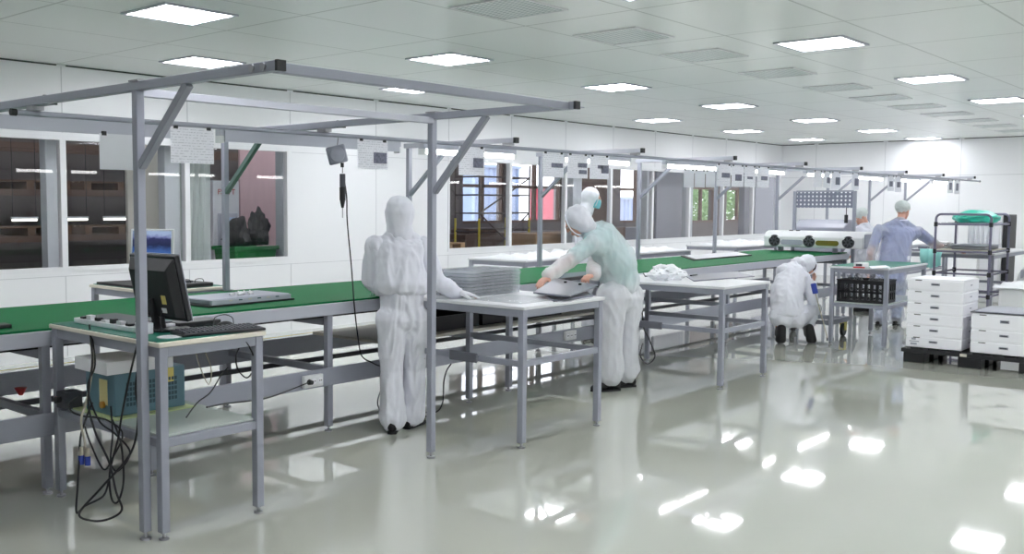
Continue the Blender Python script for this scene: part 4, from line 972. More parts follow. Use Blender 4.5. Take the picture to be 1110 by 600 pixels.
# perforated panel frame
px_ = 14.62
t = thing('tool_panel_frame', 'grey frame with a perforated tool panel standing behind the blower bar', 'panel frame', (px_, 5.43, 0))
fy0, fy1 = on_x(926.8, 210, px_).y, on_x(862, 210, px_).y
zt = on_x(894, 207, px_).z; zb = on_x(894, 225, px_).z
part('post', MB().box(px_-.022, px_+.022, fy0-.022, fy0+.022, 0, zt), M['greypaint'], t, bevel=.004)
part('post', MB().box(px_-.022, px_+.022, fy1-.022, fy1+.022, 0, zt), M['greypaint'], t, bevel=.004)
pgm = mat('perforated_panel', srgb(120,124,142), .5, .1, .05, 4)
nt = pgm.node_tree; n = nt.nodes; Lk = nt.links
tc = n.new('ShaderNodeTexCoord'); mpp = n.new('ShaderNodeMapping'); mpp.inputs['Scale'].default_value = (0, 17, 17); vo = n.new('ShaderNodeTexVoronoi'); vo.inputs['Scale'].default_value = 1; vo.inputs['Randomness'].default_value = 0
Lk.new(tc.outputs['Object'], mpp.inputs['Vector']); Lk.new(mpp.outputs['Vector'], vo.inputs['Vector'])
lt = n.new('ShaderNodeMath'); lt.operation = 'LESS_THAN'; lt.inputs[1].default_value = .27; Lk.new(vo.outputs['Distance'], lt.inputs[0])
tr_ = n.new('ShaderNodeBsdfTransparent'); mxs = n.new('ShaderNodeMixShader'); Lk.new(lt.outputs[0], mxs.inputs['Fac']); Lk.new(n['Principled BSDF'].outputs['BSDF'], mxs.inputs[1]); Lk.new(tr_.outputs['BSDF'], mxs.inputs[2]); Lk.new(mxs.outputs['Shader'], n['Material Output'].inputs['Surface'])
part('perforated_panel', MB().box(px_-.006, px_+.006, fy0+.022, fy1-.022, zb, zt-.01), pgm, t, smooth=0)
part('crossbar', MB().box(px_-.015, px_+.015, fy0+.022, fy1-.022, zt-.012, zt+.01), M['greypaint'], t)
p = on_x(917.5, 228, px_)
t = thing('electric_screwdriver', 'small black screwdriver hanging below the perforated tool panel', 'screwdriver', (p.x, p.y, 1.35))
part('lanyard', MB().cyl((p.x, p.y, 1.44), (p.x, p.y, zb), .006, 6), M['black'], t)
part('grip', MB().cyl((p.x, p.y, 1.32), (p.x, p.y, 1.44), .026, 12), M['black'], t, bevel=.006)

# ================================================================== crate table, dolly
ct = table('crate_table', 'small grey table with teal mat carrying a black crate on its shelf', 11.285, 12.66, 3.485, 4.106, .895, ring=.46, ring_sides='xyYX', topmat='laminate', shelf=.482)
part('table_mat', MB().box(11.3, 12.65, 3.5, 4.1, .895, .899), M['esd'], ct, bevel=.001)
t = thing('black_crate', 'black perforated plastic crate on the shelf of the small table', 'crate', (11.6, 3.79, .495))
cz0, cz1 = .495, .735
ya, yb, xa, xb = 3.55, 4.04, 11.347, 11.75
for (p0, p1, ax) in (((xa, ya), (xa, yb), 'y'), ((xb, ya), (xb, yb), 'y'), ((xa, ya), (xb, ya), 'x'), ((xa, yb), (xb, yb), 'x')):
    w = MB(); L_ = (yb-ya) if ax == 'y' else (xb-xa); nn = 8 if ax == 'y' else 6
    def bb2(s0, s1, z0_, z1_):
        if ax == 'y': w.box(p0[0]-.006, p0[0]+.006, p0[1]+s0, p0[1]+s1, z0_, z1_)
        else: w.box(p0[0]+s0, p0[0]+s1, p0[1]-.006, p0[1]+.006, z0_, z1_)
    for (za, zb_) in ((0, .03), (.105, .13), (.205, .24)): bb2(0, L_, cz0+za, cz0+zb_)
    for i in range(nn+1):
        c_ = L_*i/nn; bb2(max(0, c_-.015), min(L_, c_+.015), cz0+.03, cz0+.205)
    part('crate_wall', w, M['black'], t, smooth=0)
part('crate_floor', MB().box(xa, xb, ya, yb, cz0, cz0+.01), M['black'], t)
part('rim', MB().box(xa-.015, xa+.006, ya-.01, yb+.01, cz1, cz1+.012).box(xb-.006, xb+.015, ya-.01, yb+.01, cz1, cz1+.012).box(xa, xb, ya-.012, ya+.006, cz1, cz1+.012).box(xa, xb, yb-.006, yb+.012, cz1, cz1+.012), M['black'], t, smooth=0)
lump('clear_bag', (11.53, 3.69, .62), .115, .085, .17, M['clear'], 'crumpled clear bag in the black crate, right one', 'bag', seed=12, amp=.45)
lump('clear_bag', (11.53, 3.91, .62), .11, .085, .165, M['clear'], 'crumpled clear bag in the black crate, left one', 'bag', seed=15, amp=.45)
q = on_z(934, 290, .8995)
t = thing('small_device', 'small white device with red strip on the teal table mat', 'device', (q.x, q.y, .8995))
part('device_body', MB().box(q.x-.08, q.x+.08, q.y-.05, q.y+.06, .8995, .955), M['white'], t, bevel=.008)
part('red_strip', MB().box(q.x-.086, q.x-.08, q.y-.06, q.y+.06, .9, .915), M['red'], t)
part('dark_window', MB().box(q.x-.0815, q.x-.0801, q.y-.03, q.y+.035, .92, .945), M['darkgrey'], t)
slab('paper_note', ((945,291), (965,289.5), (960,287.5), (942,288.5)), .8995, .003, 'paper', 'white paper slip lying on the teal table mat', 'paper')
t = thing('wheeled_dolly', 'low grey frame on casters standing behind the small table', 'dolly', (11.9, 4.5, 0))
part('deck_rail', MB().bar((11.66, 4.86, .2), (12.3, 4.86, .2), .05, .06), M['greypaint'], t, bevel=.004)
part('deck_rail', MB().bar((11.66, 4.25, .2), (12.3, 4.25, .2), .05, .06), M['greypaint'], t, bevel=.004)
part('cross_rail', MB().bar((11.69, 4.275, .2), (11.69, 4.835, .2), .05, .05), M['greypaint'], t, bevel=.004)
part('cross_rail', MB().bar((12.25, 4.275, .2), (12.25, 4.835, .2), .05, .05), M['greypaint'], t, bevel=.004)
for x in (11.75, 12.17):
    for y in (4.25, 4.86):
        if x < 12:
            part('foot', MB().cyl((x, y, 0), (x, y, .02), .04, 14).cyl((x, y, .02), (x, y, .17), .012, 8), M['darkgrey'], t); continue
        c_ = part('caster', MB().cyl((x, y-.018, .075), (x, y+.018, .075), .075, 24), M['black'], t, bevel=.006)
        part('caster_fork', MB().box(x-.03, x+.03, y-.032, y-.022, .07, .17).box(x-.03, x+.03, y+.022, y+.032, .07, .17).box(x-.035, x+.035, y-.032, y+.032, .16, .17), M['yellow' if y < 4.5 else 'steel'], c_, smooth=0)
# blue tool handle by the crouching worker
a = at(884, 318, 10.95)
t = thing('hand_tool', 'blue handled tool with a thin rod leaning beside the crouching worker', 'tool', a)
part('handle', MB().cyl(at(881.5, 307, 10.95), a, .03, 12), M['blue'], t, bevel=.006); part('rod', MB().cyl(a, at(897, 366, 11.1), .006, 8), M['cable_grey'], t)

# ================================================================== pallet of white boxes
PXF = 10.6
t = thing('black_pallet', 'black plastic pallet carrying two stacks of white boxes', 'pallet', (11.0, 2.5, 0))
part('deck', MB().box(PXF-.02, PXF+.82, 1.88, 3.12, .1, .14), M['black'], t, bevel=.006)
for x in (PXF+.08, PXF+.4, PXF+.72):
    for y in (1.98, 2.5, 3.0): part('block', MB().box(x-.09, x+.09, y-.1, y+.1, .0, .1), M['black'], t, bevel=.008)
for y in (2.98, 2.82, 2.62, 2.42, 2.25, 2.05): part('lip', MB().box(PXF-.02, PXF, y-.05, y+.05, .14, .155), M['black'], t)
part('label_plate', MB().box(PXF-.0215, PXF-.02, 2.52, 2.58, .108, .135), M['beige'], t)
bxp = None
def wbox(y0, y1, z, h, label, depth=.56, lab=None):
    t = thing('white_box', label, 'box', (PXF+depth/2, (y0+y1)/2, z), 0, 'white foam boxes on the pallet')
    x0, x1 = PXF+.004, PXF+depth
    part('box_body', MB().box(x0, x1, y0, y1, z+.0005, z+h-.012), M['cardwhite'], t, bevel=.006)
    part('box_lip', MB().box(x0+.006, x1-.006, y0+.006, y1-.006, z+h-.012, z+h-.001), M['cardwhite'], t)
    ym = (y0+y1)/2
    hn = part('hand_slot', MB().box(x0-.006, x0, ym-.04, ym+.04, z+h*.45, z+h*.65), M['alu'], t, bevel=.003)
    part('slot_recess', MB().box(x0-.0075, x0-.006, ym-.03, ym+.03, z+h*.5, z+h*.6), M['darkgrey'], hn)
    part('latch', MB().box(x0-.003, x0, y1-.13, y1-.07, z+h-.02, z+h-.012), M['darkseam'], t)
    part('side_slot', MB().box(PXF+depth*.45, PXF+depth*.55, y0-.002, y0, z+h*.45, z+h*.55), M['alu'], t)
    return t
h1 = (.848-.156)/6
for k in range(6):
    o = wbox(2.575, 3.085, .156+h1*k, h1, 'white foam box in the tall stack on the black pallet, %s from the bottom' % ordn[k])
    if k == 0: part('printed_mark', MB().box(PXF+.003, PXF+.0039, 2.98, 3.04, .18, .2).box(PXF+.003, PXF+.0039, 2.96, 3.05, .21, .22).box(PXF+.003, PXF+.0039, 2.99, 3.03, .23, .25), M['ink'], o, smooth=0)
zz = .156
for k, hh in enumerate((.118, .118, .15)):
    wbox(1.93, 2.50, zz, hh, 'white foam box in the low stack on the black pallet, %s from the bottom' % ordn[k], .72); zz += hh
t = thing('dark_tray', 'dark flat tray lying on top of the low box stack', 'tray', (PXF+.4, 2.2, zz))
part('lid_plate', MB().box(PXF+.0, PXF+.74, 1.92, 2.51, zz+.001, zz+.014), M['darkgrey'], t, bevel=.004)
part('lid_sheet', MB().box(PXF+.03, PXF+.7, 1.95, 2.48, zz+.014, zz+.018), M['greypaint'], t)

# ================================================================== tube racks and the right-hand benches
purple = mat('tube_rack_coating', srgb(120,118,140), .45, .2, .05, 4)
def tube_rack(x0, x1, y0, y1, zt, shelves, label, bowed=True):
    t = thing('tube_rack', label, 'rack', ((x0+x1)/2, (y0+y1)/2, 0))
    r = .015
    for x in (x0, x1):
        k = .06
        pts = [(x, y1, 0), (x, y1, zt-k)]+[(x, y1-k*(1-math.cos(a)), zt-k+k*math.sin(a)) for a in [PI/2*i/5 for i in range(1, 6)]]+[(x, y0+k*(1-math.sin(a)), zt-k+k*math.cos(a)) for a in [PI/2*i/5 for i in range(0, 6)]]+[(x, y0, 0)]
        part('hoop', MB().tube(pts, r, 10, 1), purple, t)
        for z in shelves:
            p_ = part('crossbar', MB().cyl((x, y0, z), (x, y1, z), .012, 10), purple, t)
            for y in (y0, y1): part('joint', MB().cyl((x, y, z-.028), (x, y, z+.028), .023, 12), M['black'], p_)
    for z in shelves:
        for y in (y0, y1): part('side_bar', MB().cyl((x0, y, z), (x1, y, z), .012, 10), purple, t)
    return t
tr1 = tube_rack(14.0, 14.95, 3.125, 3.763, 1.465, (.42, .7, .985, 1.335), 'rounded tube rack carrying a teal wrapped bundle behind the white boxes')
part('shelf_board', MB().box(13.99, 14.96, 3.14, 3.75, .998, 1.008), M['beige'], tr1)
part('shelf_board', MB().box(13.99, 14.96, 3.14, 3.75, 1.348, 1.356), M['clear'], tr1)
lump('teal_bundle', (14.45, 3.41, 1.417), .42, .25, .1, M['teal_bag'], 'teal plastic wrapped bundle on the top shelf of the tube rack', 'bundle', seed=21, amp=.2)
t = thing('metal_pan', 'shallow grey metal pan on the middle shelf of the tube rack', 'pan', (14.4, 3.4, 1.009))
part('pan_body', MB().prism([(14.1,3.2,1.009),(14.8,3.2,1.009),(14.8,3.6,1.009),(14.1,3.6,1.009)], (0, 0, .05)), M['steel'], t, bevel=.015)
part('pan_rim', MB().box(14.06, 14.84, 3.17, 3.63, 1.059, 1.066), M['alu'], t, bevel=.003)
lump('grey_bag', (14.35, 3.68, 1.04), .12, .06, .04, M['clear'], 'small clear bag beside the metal pan on the tube rack', 'bag', seed=4, amp=.5)
tr2 = tube_rack(14.6, 15.4, 2.1, 2.80, 1.40, (.42, .7, .985, 1.3), 'rounded tube rack cut by the photo edge beside the white cabinet')
part('shelf_board', MB().box(14.59, 15.41, 2.11, 2.79, .998, 1.008), M['darkgrey'], tr2)
part('shelf_board', MB().box(14.59, 15.41, 2.11, 2.79, 1.312, 1.32), M['alu'], tr2)
ab = table('assembly_bench', 'long white bench with metal parts in front of the worker in blue', 15.0, 17.2, 3.3, 4.5, .93, ring=.4, ring_sides='xyYX')
for i, (x, y, w_, d_, mm) in enumerate(((15.1, 4.1, .35, .3, 'metal_sheet'), (15.6, 3.95, .3, .35, 'darkgrey'), (15.15, 3.5, .4, .3, 'metal_sheet'), (16.3, 4.1, .5, .3, 'black'))):
    t = thing('metal_part', ['flat metal part at the left end of the assembly bench', 'dark metal part in the middle of the assembly bench', 'flat metal part behind the metal pan on the assembly bench', 'black part at the back of the assembly bench'][i], 'part', (x, y, .9305))
    part('part_plate', MB().box(x, x+w_, y, y+d_, .9305, .955), M[mm], t, bevel=.004)
    part('part_block', MB().box(x+w_*.3, x+w_*.7, y+d_*.3, y+d_*.7, .955, 1.0), M[mm], t, bevel=.006)
cloth('teal_cloth', 0,0,0,0, 0, 0, 'teal_bag', '', '') if False else None
tp = mat('pale_teal_film', srgb(160,225,220), .4, 0, .08, 9, .25, 18)
mb = MB(); o1 = on_x(997, 270, 14.9); o2 = on_x(1022, 270, 14.9)
mb.grid(lambda u, v: V((14.93-.05*math.sin(v*3)-.02*math.sin(u*14), o1.y+(o2.y-o1.y)*u*(1-.15*v)-.03*v, .97-.27*v*(1-.35*abs(u-.45)))), 24, 16)
x_ = solo('hanging_film', mb, tp, 'pale teal film hanging from the front edge of the assembly bench', 'film', recalc=False); md = x_.modifiers.new('thickness', 'SOLIDIFY'); md.thickness = .006
t = thing('white_cabinet', 'white cabinet with black edge standing beyond the tube racks', 'cabinet', (18.2, 3.9, 0))
ca, cb_ = on_x(1060, 245, 18.0).y, on_x(1094, 245, 18.0).y
cz = on_x(1078, 231, 18.0).z
part('cabinet_body', MB().box(18.0, 18.5, cb_+.09, ca, 0, cz), M['white'], t, bevel=.02)
part('black_edge', MB().box(17.99, 18.5, cb_, cb_+.085, 0, cz-.02), M['black'], t, bevel=.01)
part('door_panel', MB().box(17.99, 18.0, cb_+.14, ca-.05, .1, cz-.08), M['cardwhite'], t, bevel=.004)
a, b_ = on_x(1049, 250, 16.4).y, on_x(1078, 250, 16.4).y; za, zb_ = on_x(1060, 243, 16.4).z, on_x(1060, 263, 16.4).z
mb = MB().grid(lambda u, v: V((16.4+.035*math.sin(u*34)*(.4+v), a+(b_-a)*(u+.03*v*math.sin(5*u)), za+(.9315-za)*v)), 60, 10)
x_ = solo('pleated_cloth', mb, M['white_bag'], 'white pleated cloth cover standing on the assembly bench behind the tube rack', 'cover', recalc=False); md = x_.modifiers.new('thickness', 'SOLIDIFY'); md.thickness = .008
# covered white bundles at the photo edge
t = thing('covered_stack', 'white film covered stack on a low stand beyond the low box stack', 'stack', (13.1, 2.1, 0))
part('stand', MB().box(12.5, 13.7, 1.5, 2.75, .0, .12), M['greypaint'], t)
part('load', MB().box(12.55, 13.65, 1.55, 2.7, .12, .66), M['white'], t, bevel=.03)
mb = MB().grid(lambda u, v: V((12.5+1.2*u, 1.5+1.25*v, .675+.025*noise.noise(V((u*6, v*6, 2)))-.12*max(0, abs(u-.5)*2-.9)*8*.12)), 24, 24)
f_ = part('film_cover', mb, M['white_bag'], t, recalc=False); md = f_.modifiers.new('thickness', 'SOLIDIFY'); md.thickness = .01
t = thing('covered_machine', 'long machine under white film behind the tube racks', 'machine', (16.2, 2.6, 0))
part('machine_frame', MB().box(15.6, 17.0, 2.0, 3.1, .0, .7), M['alu_light'], t, bevel=.02)
mb = MB().grid(lambda u, v: V((15.55+1.5*u, 1.95+1.2*v, .86+.05*noise.noise(V((u*5, v*5, 5)))-.25*(abs(2*u-1)**6)-.2*(abs(2*v-1)**6))), 28, 24)
f_ = part('film_cover', mb, M['white_bag'], t, recalc=False); md = f_.modifiers.new('thickness', 'SOLIDIFY'); md.thickness = .012
part('blue_trim', MB().box(15.59, 15.6, 2.0, 3.1, .45, .5), M['banner_blue'], t)
# ================================================================== people
def _ico(sub=2):
    bm = bmesh.new(); bmesh.ops.create_icosphere(bm, subdivisions=sub, radius=1)
    v = [x.co.copy() for x in bm.verts]; bm.free(); return v
ICO = _ico(2)
def ell(c, rx, ry=None, rz=None, ax=None):
    """points of an ellipsoid: ax = (X, Y, Z) axes"""
    ry = rx if ry is None else ry; rz = rx if rz is None else rz
    X, Y, Z = ax if ax else (V((1,0,0)), V((0,1,0)), V((0,0,1)))
    c = V(c)
    return [c + X*(p.x*rx) + Y*(p.y*ry) + Z*(p.z*rz) for p in ICO]
def hulls_mesh(hulls):
    bm = bmesh.new()
    for h in hulls:
        vs = [bm.verts.new(p) for p in h]
        r = bmesh.ops.convex_hull(bm, input=vs, use_existing_faces=False)
        dead = [e for e in r['geom_interior'] if isinstance(e, bmesh.types.BMVert)]
        dead += [e for e in r['geom_unused'] if isinstance(e, bmesh.types.BMVert)]
        if dead: bmesh.ops.delete(bm, geom=list(set(dead)), context='VERTS')
    me = bpy.data.meshes.new('tmp'); bm.to_mesh(me); bm.free(); return me
def remesh(hulls, voxel, smooth_it, disp=None):
    me = hulls_mesh(hulls)
    o = bpy.data.objects.new('tmp', me); C.objects.link(o)
    m = o.modifiers.new('r', 'REMESH'); m.mode = 'VOXEL'; m.voxel_size = voxel; m.use_smooth_shade = True
    if smooth_it:
        s_ = o.modifiers.new('s', 'SMOOTH'); s_.factor = .5; s_.iterations = smooth_it
    dg = bpy.context.evaluated_depsgraph_get(); dg.update()
    r = bpy.data.meshes.new_from_object(o.evaluated_get(dg))
    bpy.data.objects.remove(o); bpy.data.meshes.remove(me)
    if disp:
        n_ = [v.normal.copy() for v in r.vertices]
        for v, n in zip(r.vertices, n_): v.co = v.co + n*disp(v.co, n)
        r.update()
    return r
def mesh_part(name, me, m, parent):
    off = ORG[parent.name]
    for v in me.vertices: v.co = v.co-off
    me.name = name
    me.polygons.foreach_set('use_smooth', [True]*len(me.polygons)); me.update()
    me.materials.clear()
    return mesh_obj(name, me, m, parent)
def folds(amp, seed, fx=9, fz=5):
    def d(p, n):
        q = V((p.x*fx+seed, p.y*fx, p.z*fz)); w = noise.noise(q*.6)*.8
        a = 1-abs(noise.noise(q+V((w, w, w*2))))*2.2
        b = 1-abs(noise.noise(q*2.1+V((3, seed, 1))))*2.2
        return amp*(.75*a+.35*b-.55)
    return d
def frame(z, fwd):
    z = z.normalized(); x = fwd.cross(z)
    x = x.normalized() if x.length > 1e-4 else V((1,0,0)); y = z.cross(x).normalized()
    return (x, y, z)          # x = right, y = forward, z = up
def hand(W, d, pn, s=1.0, curl=.5, thumb=1, spread=.12):
    """hulls of a hand: W wrist, d finger direction, pn palm normal (palm faces pn), thumb side sign"""
    d = d.normalized(); pn = (pn-d*pn.dot(d)).normalized(); x = d.cross(pn).normalized()*thumb
    H = []
    k = W+d*.085*s
    H.append(ell(W, .024*s)+ell(W+d*.03*s+x*.012*s, .016*s)+ell(W+d*.03*s-x*.012*s, .016*s)+ell(k+x*.03*s, .0125*s)+ell(k-x*.03*s, .0115*s))
    lens = (.068, .077, .071, .055)
    for i in range(4):
        o = (1.5-i)*.0205*s; b = k+x*o-d*.006*s; L = lens[i]*s
        dd = (d+x*((1.5-i)*spread*.5)).normalized(); r = (.0098, .0102, .0098, .0088)[i]*s
        p = b; a = 0
        for j, fr in enumerate((.45, .32, .25)):
            a += curl*(.55 if j == 0 else .75)
            q = p+(dd*math.cos(a)+pn*math.sin(a))*L*fr
            H.append(ell(p, r*(1-.08*j))+ell(q, r*(1-.08*(j+1)))); p = q
    tb = W+d*.028*s+x*.026*s; t1 = tb+(d*.6+x*.75+pn*.3).normalized()*.04*s; t2 = t1+(d*.85+x*.3+pn*.35).normalized()*.034*s
    H.append(ell(tb, .0145*s)+ell(t1, .0118*s)); H.append(ell(t1, .0115*s)+ell(t2, .0098*s))
    return H
def head_hulls(hc, fwd, up, s=1.0):
    x, y, z = frame(up, fwd)
    a = (x, y, z); H = []
    H.append(ell(hc+z*.02*s-y*.008*s, .074*s, .094*s, .092*s, a))                       # skull
    H.append(ell(hc+y*.03*s-z*.03*s, .06*s, .058*s, .075*s, a)+ell(hc+y*.052*s-z*.095*s, .034*s, .028*s, .022*s, a))   # face and jaw
    H.append(ell(hc+y*.088*s+z*.02*s, .012*s, .012*s, .012*s, a)+ell(hc+y*.106*s-z*.022*s, .0135*s, .013*s, .011*s, a)) # nose
    for sgn in (-1, 1):
        H.append(ell(hc+x*sgn*.077*s-y*.005*s-z*.01*s, .008*s, .02*s, .03*s, a))            # ears
        H.append(ell(hc+x*sgn*.032*s+y*.084*s+z*.027*s, .022*s, .012*s, .008*s, a))         # brows
    H.append(ell(hc+y*.093*s-z*.058*s, .024*s, .01*s, .008*s, a)); H.append(ell(hc+y*.09*s-z*.07*s, .02*s, .01*s, .008*s, a))  # lips
    return H, a
def torso_hulls(J, k=1.0, blouse=0.0):
    up = (J['neck']-J['pelvis']).normalized()
    lat = (J['shR']-J['shL'])
    fch = frame(J['neck']-J['chest'], (J['neck']-J['chest']).cross(lat)*1.0)
    def fr(z_, lt): 
        z_ = z_.normalized(); x = (lt-z_*lt.dot(z_)).normalized(); return (x, z_.cross(x), z_)
    fc = fr(J['neck']-J['waist'], lat); fp = fr(J['waist']-J['pelvis'], J['hipR']-J['hipL'])
    w = J.get('w', (.165, .15, .175)); dpt = J.get('dp', (.125, .12, .13))
    ch = ell(J['chest'], w[0]*k, dpt[0]*k, .13*k, fc); wa = ell(J['waist'], (w[1]+blouse)*k, (dpt[1]+blouse)*k, .1*k, fc)
    pe = ell(J['pelvis'], w[2]*k, dpt[2]*k, .11*k, fp)
    H = [ch+wa, wa+pe, ch+ell(J['shL'], .062*k)+ell(J['shR'], .062*k), ell(J['neck'], .058*k)+ell(J['chest']*.35+J['neck']*.65, .085*k, .075*k, .06*k, fc)]
    H.append(ell(J['neck'], .058*k)+ell(J['shL'].lerp(J['neck'], .25), .05*k)+ell(J['shR'].lerp(J['neck'], .25), .05*k))
    H.append(pe+ell(J['hipL'], .095*k)+ell(J['hipR'], .095*k))
    return H
def arm_hulls(J, s, k=1.0, cuff=1.0, upto=1.0):
    a, b, c = J['sh'+s], J['el'+s], J['wr'+s]
    c2 = b.lerp(c, upto)
    return [ell(a, .064*k)+ell(b, .05*k), ell(b, .05*k)+ell(c2, .038*k*cuff)]
def leg_hulls(J, s, k=1.0, cuff=1.0):
    a, b, c = J['hip'+s], J['kn'+s], J['an'+s]
    return [ell(a, .098*k)+ell(b, .066*k), ell(b, .066*k)+ell(b.lerp(c, .35), .066*k)+ell(c, .05*k*cuff)]
def shoe(an, toe_dir, parent, s=1.0, flat=True, sole_dir=None, label=None):
    d = V(toe_dir); 
    if flat: d.z = 0
    d = d.normalized(); dn = V((0,0,-1)) if sole_dir is None else V(sole_dir).normalized()
    dn = (dn-d*dn.dot(d)).normalized(); x = d.cross(dn).normalized()
    base = V(an)
    def P(f, l, h): return base+d*f*s+x*l*s-dn*h*s
    if flat:
        def P(f, l, h):
            q = base+d*f*s+x*l*s; q.z = h*s; return q
    H = [ell(P(-.055, 0, .045), .036*s, .036*s, .036*s)+ell(P(.03, 0, .06), .035*s)+ell(P(-.03, 0, .09), .036*s), ell(P(.03, 0, .055), .038*s)+ell(P(.1, .0, .038), .036*s)+ell(P(.155, .006, .03), .03*s)]
    me = remesh(H, .008, 3)
    if flat:
        for v in me.vertices: v.co.z = max(v.co.z, .004)
    o = mesh_part('shoe', me, M['shoe'], parent)
    pts = []
    ol = [(-.09, 0), (-.08, .03), (-.03, .036), (.05, .04), (.12, .042), (.165, .03), (.185, .005), (.165, -.028), (.12, -.04), (.05, -.036), (-.03, -.034), (-.08, -.03)]
    q = [P(f, l, .002 if flat else -.004) for f, l in ol]
    part('sole', MB().prism(q, (V((0,0,.016)) if flat else -dn*.018)), M['black_matte'], o)
    return o

def person(label, J, base, suit='suit', fold=.010, seed=1, hood=True, thin=None, face=False, mask=False, gloves=None, hands='LR', cuff=1.25, anklecuff=1.5, handspec=None, hairnet=False, shoes='LR', toe=None, headfwd=None, headup=None, garment='coverall', sleeves=1.0, hood_k=1.0, group=None, legs=True, hair=False, ff=(9, 5)):
    t = thing('person', label, 'person', base, 0, group)
    hf, hu = headfwd, headup or V((0,0,1))
    HH, ax = head_hulls(J['head'], hf, hu)
    H = HH + [ell(J['neck'], .05)+ell(J['head']-ax[2]*.05-ax[1]*.015, .05)] + torso_hulls(J, .8)
    for s_ in 'LR':
        H += arm_hulls(J, s_, .72)
        if legs: H += leg_hulls(J, s_, .74)
    hs = handspec or {}
    GH = []
    for s_ in hands:
        sp_ = hs[s_]
        hh = hand(J['wr'+s_], *sp_)
        H += hh
        if gloves: GH.append(hand(J['wr'+s_], sp_[0], sp_[1], 1.12, *sp_[3:]))
    body = mesh_part('body', remesh(H, .0075, 2), M['skin'], t)
    for sgn in (-1, 1):
        e = J['head']+ax[0]*sgn*.031+ax[1]*.083+ax[2]*.012
        part('eye', MB().add(ell(e, .0125), []) if False else MB().cyl(e, e+ax[1]*.006, .011, 12, .007), M['white'], body)
        part('iris', MB().cyl(e+ax[1]*.006, e+ax[1]*.0075, .005, 10), M['hair'], body)
    # garment: trunk, sleeves, legs and hood, sewn together as one mesh
    tq = torso_hulls(J, 1.06, J.get('blouse', 0.02)); pieces = [[tq[0], tq[2], tq[3], tq[4]] if J.get('short') else tq[:5] if garment == 'coverall' else tq]
    for s_ in 'LR': pieces.append(arm_hulls(J, s_, 1.22, cuff, .98))
    if legs:
        lk = J.get('legk', 1.16); pl = []
        for s_ in 'LR':
            J2 = dict(J); J2['an'+s_] = J['an'+s_].lerp(J['kn'+s_], .12); pl += leg_hulls(J2, s_, lk, anklecuff)
        pl.append(ell(J['hipL'], .1*lk)+ell(J['hipR'], .1*lk)+ell(J['pelvis'], .15, .12, .1, frame(J['waist']-J['pelvis'], (J['waist']-J['pelvis']).cross(J['hipR']-J['hipL']))))
        pl.append(ell(J['pelvis'], .15, .12, .08, frame(J['waist']-J['pelvis'], (J['waist']-J['pelvis']).cross(J['hipR']-J['hipL'])))+ell(J['waist'].lerp(J['pelvis'], .3), .158, .13, .05, frame(J['waist']-J['pelvis'], (J['waist']-J['pelvis']).cross(J['hipR']-J['hipL']))))
        pieces.append(pl)
    hoodp = None
    if hood:
        h = J['head']; k = hood_k
        hoodp = ([ell(h+ax[2]*.022-ax[1]*.03, .098*k, .108*k, .112*k, ax)+ell(h-ax[2]*.07-ax[1]*.035, .082*k, .082*k, .06*k, ax),
                       ell(h-ax[2]*.06-ax[1]*.035, .08*k, .08*k, .06*k, ax)+ell(J['neck'], .088*k)])
    vs_, fs_ = [], []
    for i_, pc in enumerate(pieces):
        me = remesh(pc, .0095, 3, folds(fold, seed+i_*1.7, ff[0], ff[1]))
        b_ = len(vs_); vs_ += [V((v.co.x, v.co.y, max(v.co.z, .012))) for v in me.vertices]; fs_ += [tuple(k_+b_ for k_ in p.vertices) for p in me.polygons]
        bpy.data.meshes.remove(me)
    me = bpy.data.meshes.new('garment'); me.from_pydata([tuple(v) for v in vs_], [], fs_); me.update()
    cov = mesh_part(garment, me, M[thin] if thin else M[suit], t)
    if hood:
        mesh_part('hood', remesh(hoodp, .0095, 3, folds(fold*.5, seed+9)), M['suit'], t)
        # elastic hem of the hood and waist seam
        h = J['head']; ring = [h+ax[0]*(.088*math.cos(a))+ax[2]*(.105*math.sin(a)-.005)+ax[1]*(.05+.012*math.cos(2*a)) for a in [2*PI*i/24 for i in range(25)]]
        if face: part('hood_hem', MB().tube(ring, .006, 6, 1), M['suit'], cov)
    if gloves:
        for g in GH: mesh_part('glove', remesh(g, .005, 2), M['glove'], t)
    if mask:
        h = J['head']
        mb = MB().grid(lambda u, v: h+ax[0]*(.066*math.sin((u-.5)*PI*1.1))+ax[1]*(.018+.098*math.cos((u-.5)*PI*.95)*(1-.1*(2*v-1)**2))+ax[2]*(.0-.105*v), 14, 8)
        o = part('face_mask', mb, M['mask'], t, recalc=False)
        for sgn in (-1, 1): part('ear_loop', MB().tube([h+ax[0]*sgn*.066+ax[1]*.03-ax[2]*.01, h+ax[0]*sgn*.082-ax[2]*.005, h+ax[0]*sgn*.066+ax[1]*.03-ax[2]*.08], .0025, 6), M['white'], o)
    if hairnet:
        h = J['head']
        me = remesh([ell(h+ax[2]*.045-ax[1]*.025, .092, .112, .092, ax)], .01, 2, folds(.008, seed+3, 18, 18))
        mesh_part('hairnet', me, M['hairnet'], t)
        mesh_part('hair', remesh([ell(h+ax[2]*.035-ax[1]*.02, .08, .098, .084, ax)], .01, 1), M['hair'], t)
    if hair:
        h = J['head']
        mesh_part('hair', remesh([ell(h+ax[2]*.06+ax[1]*.055, .06, .04, .03, ax)+ell(h+ax[2]*.02+ax[1]*.07+ax[0]*.03, .03, .02, .03, ax)], .007, 1, folds(.004, 3, 40, 20)), M['hair'], t)
    if shoes:
        for s_ in shoes:
            if toe and s_ in toe: shoe(J['an'+s_], toe[s_], t)
    return t, cov, ax
def mid(a, b, k=.5): return a.lerp(b, k)

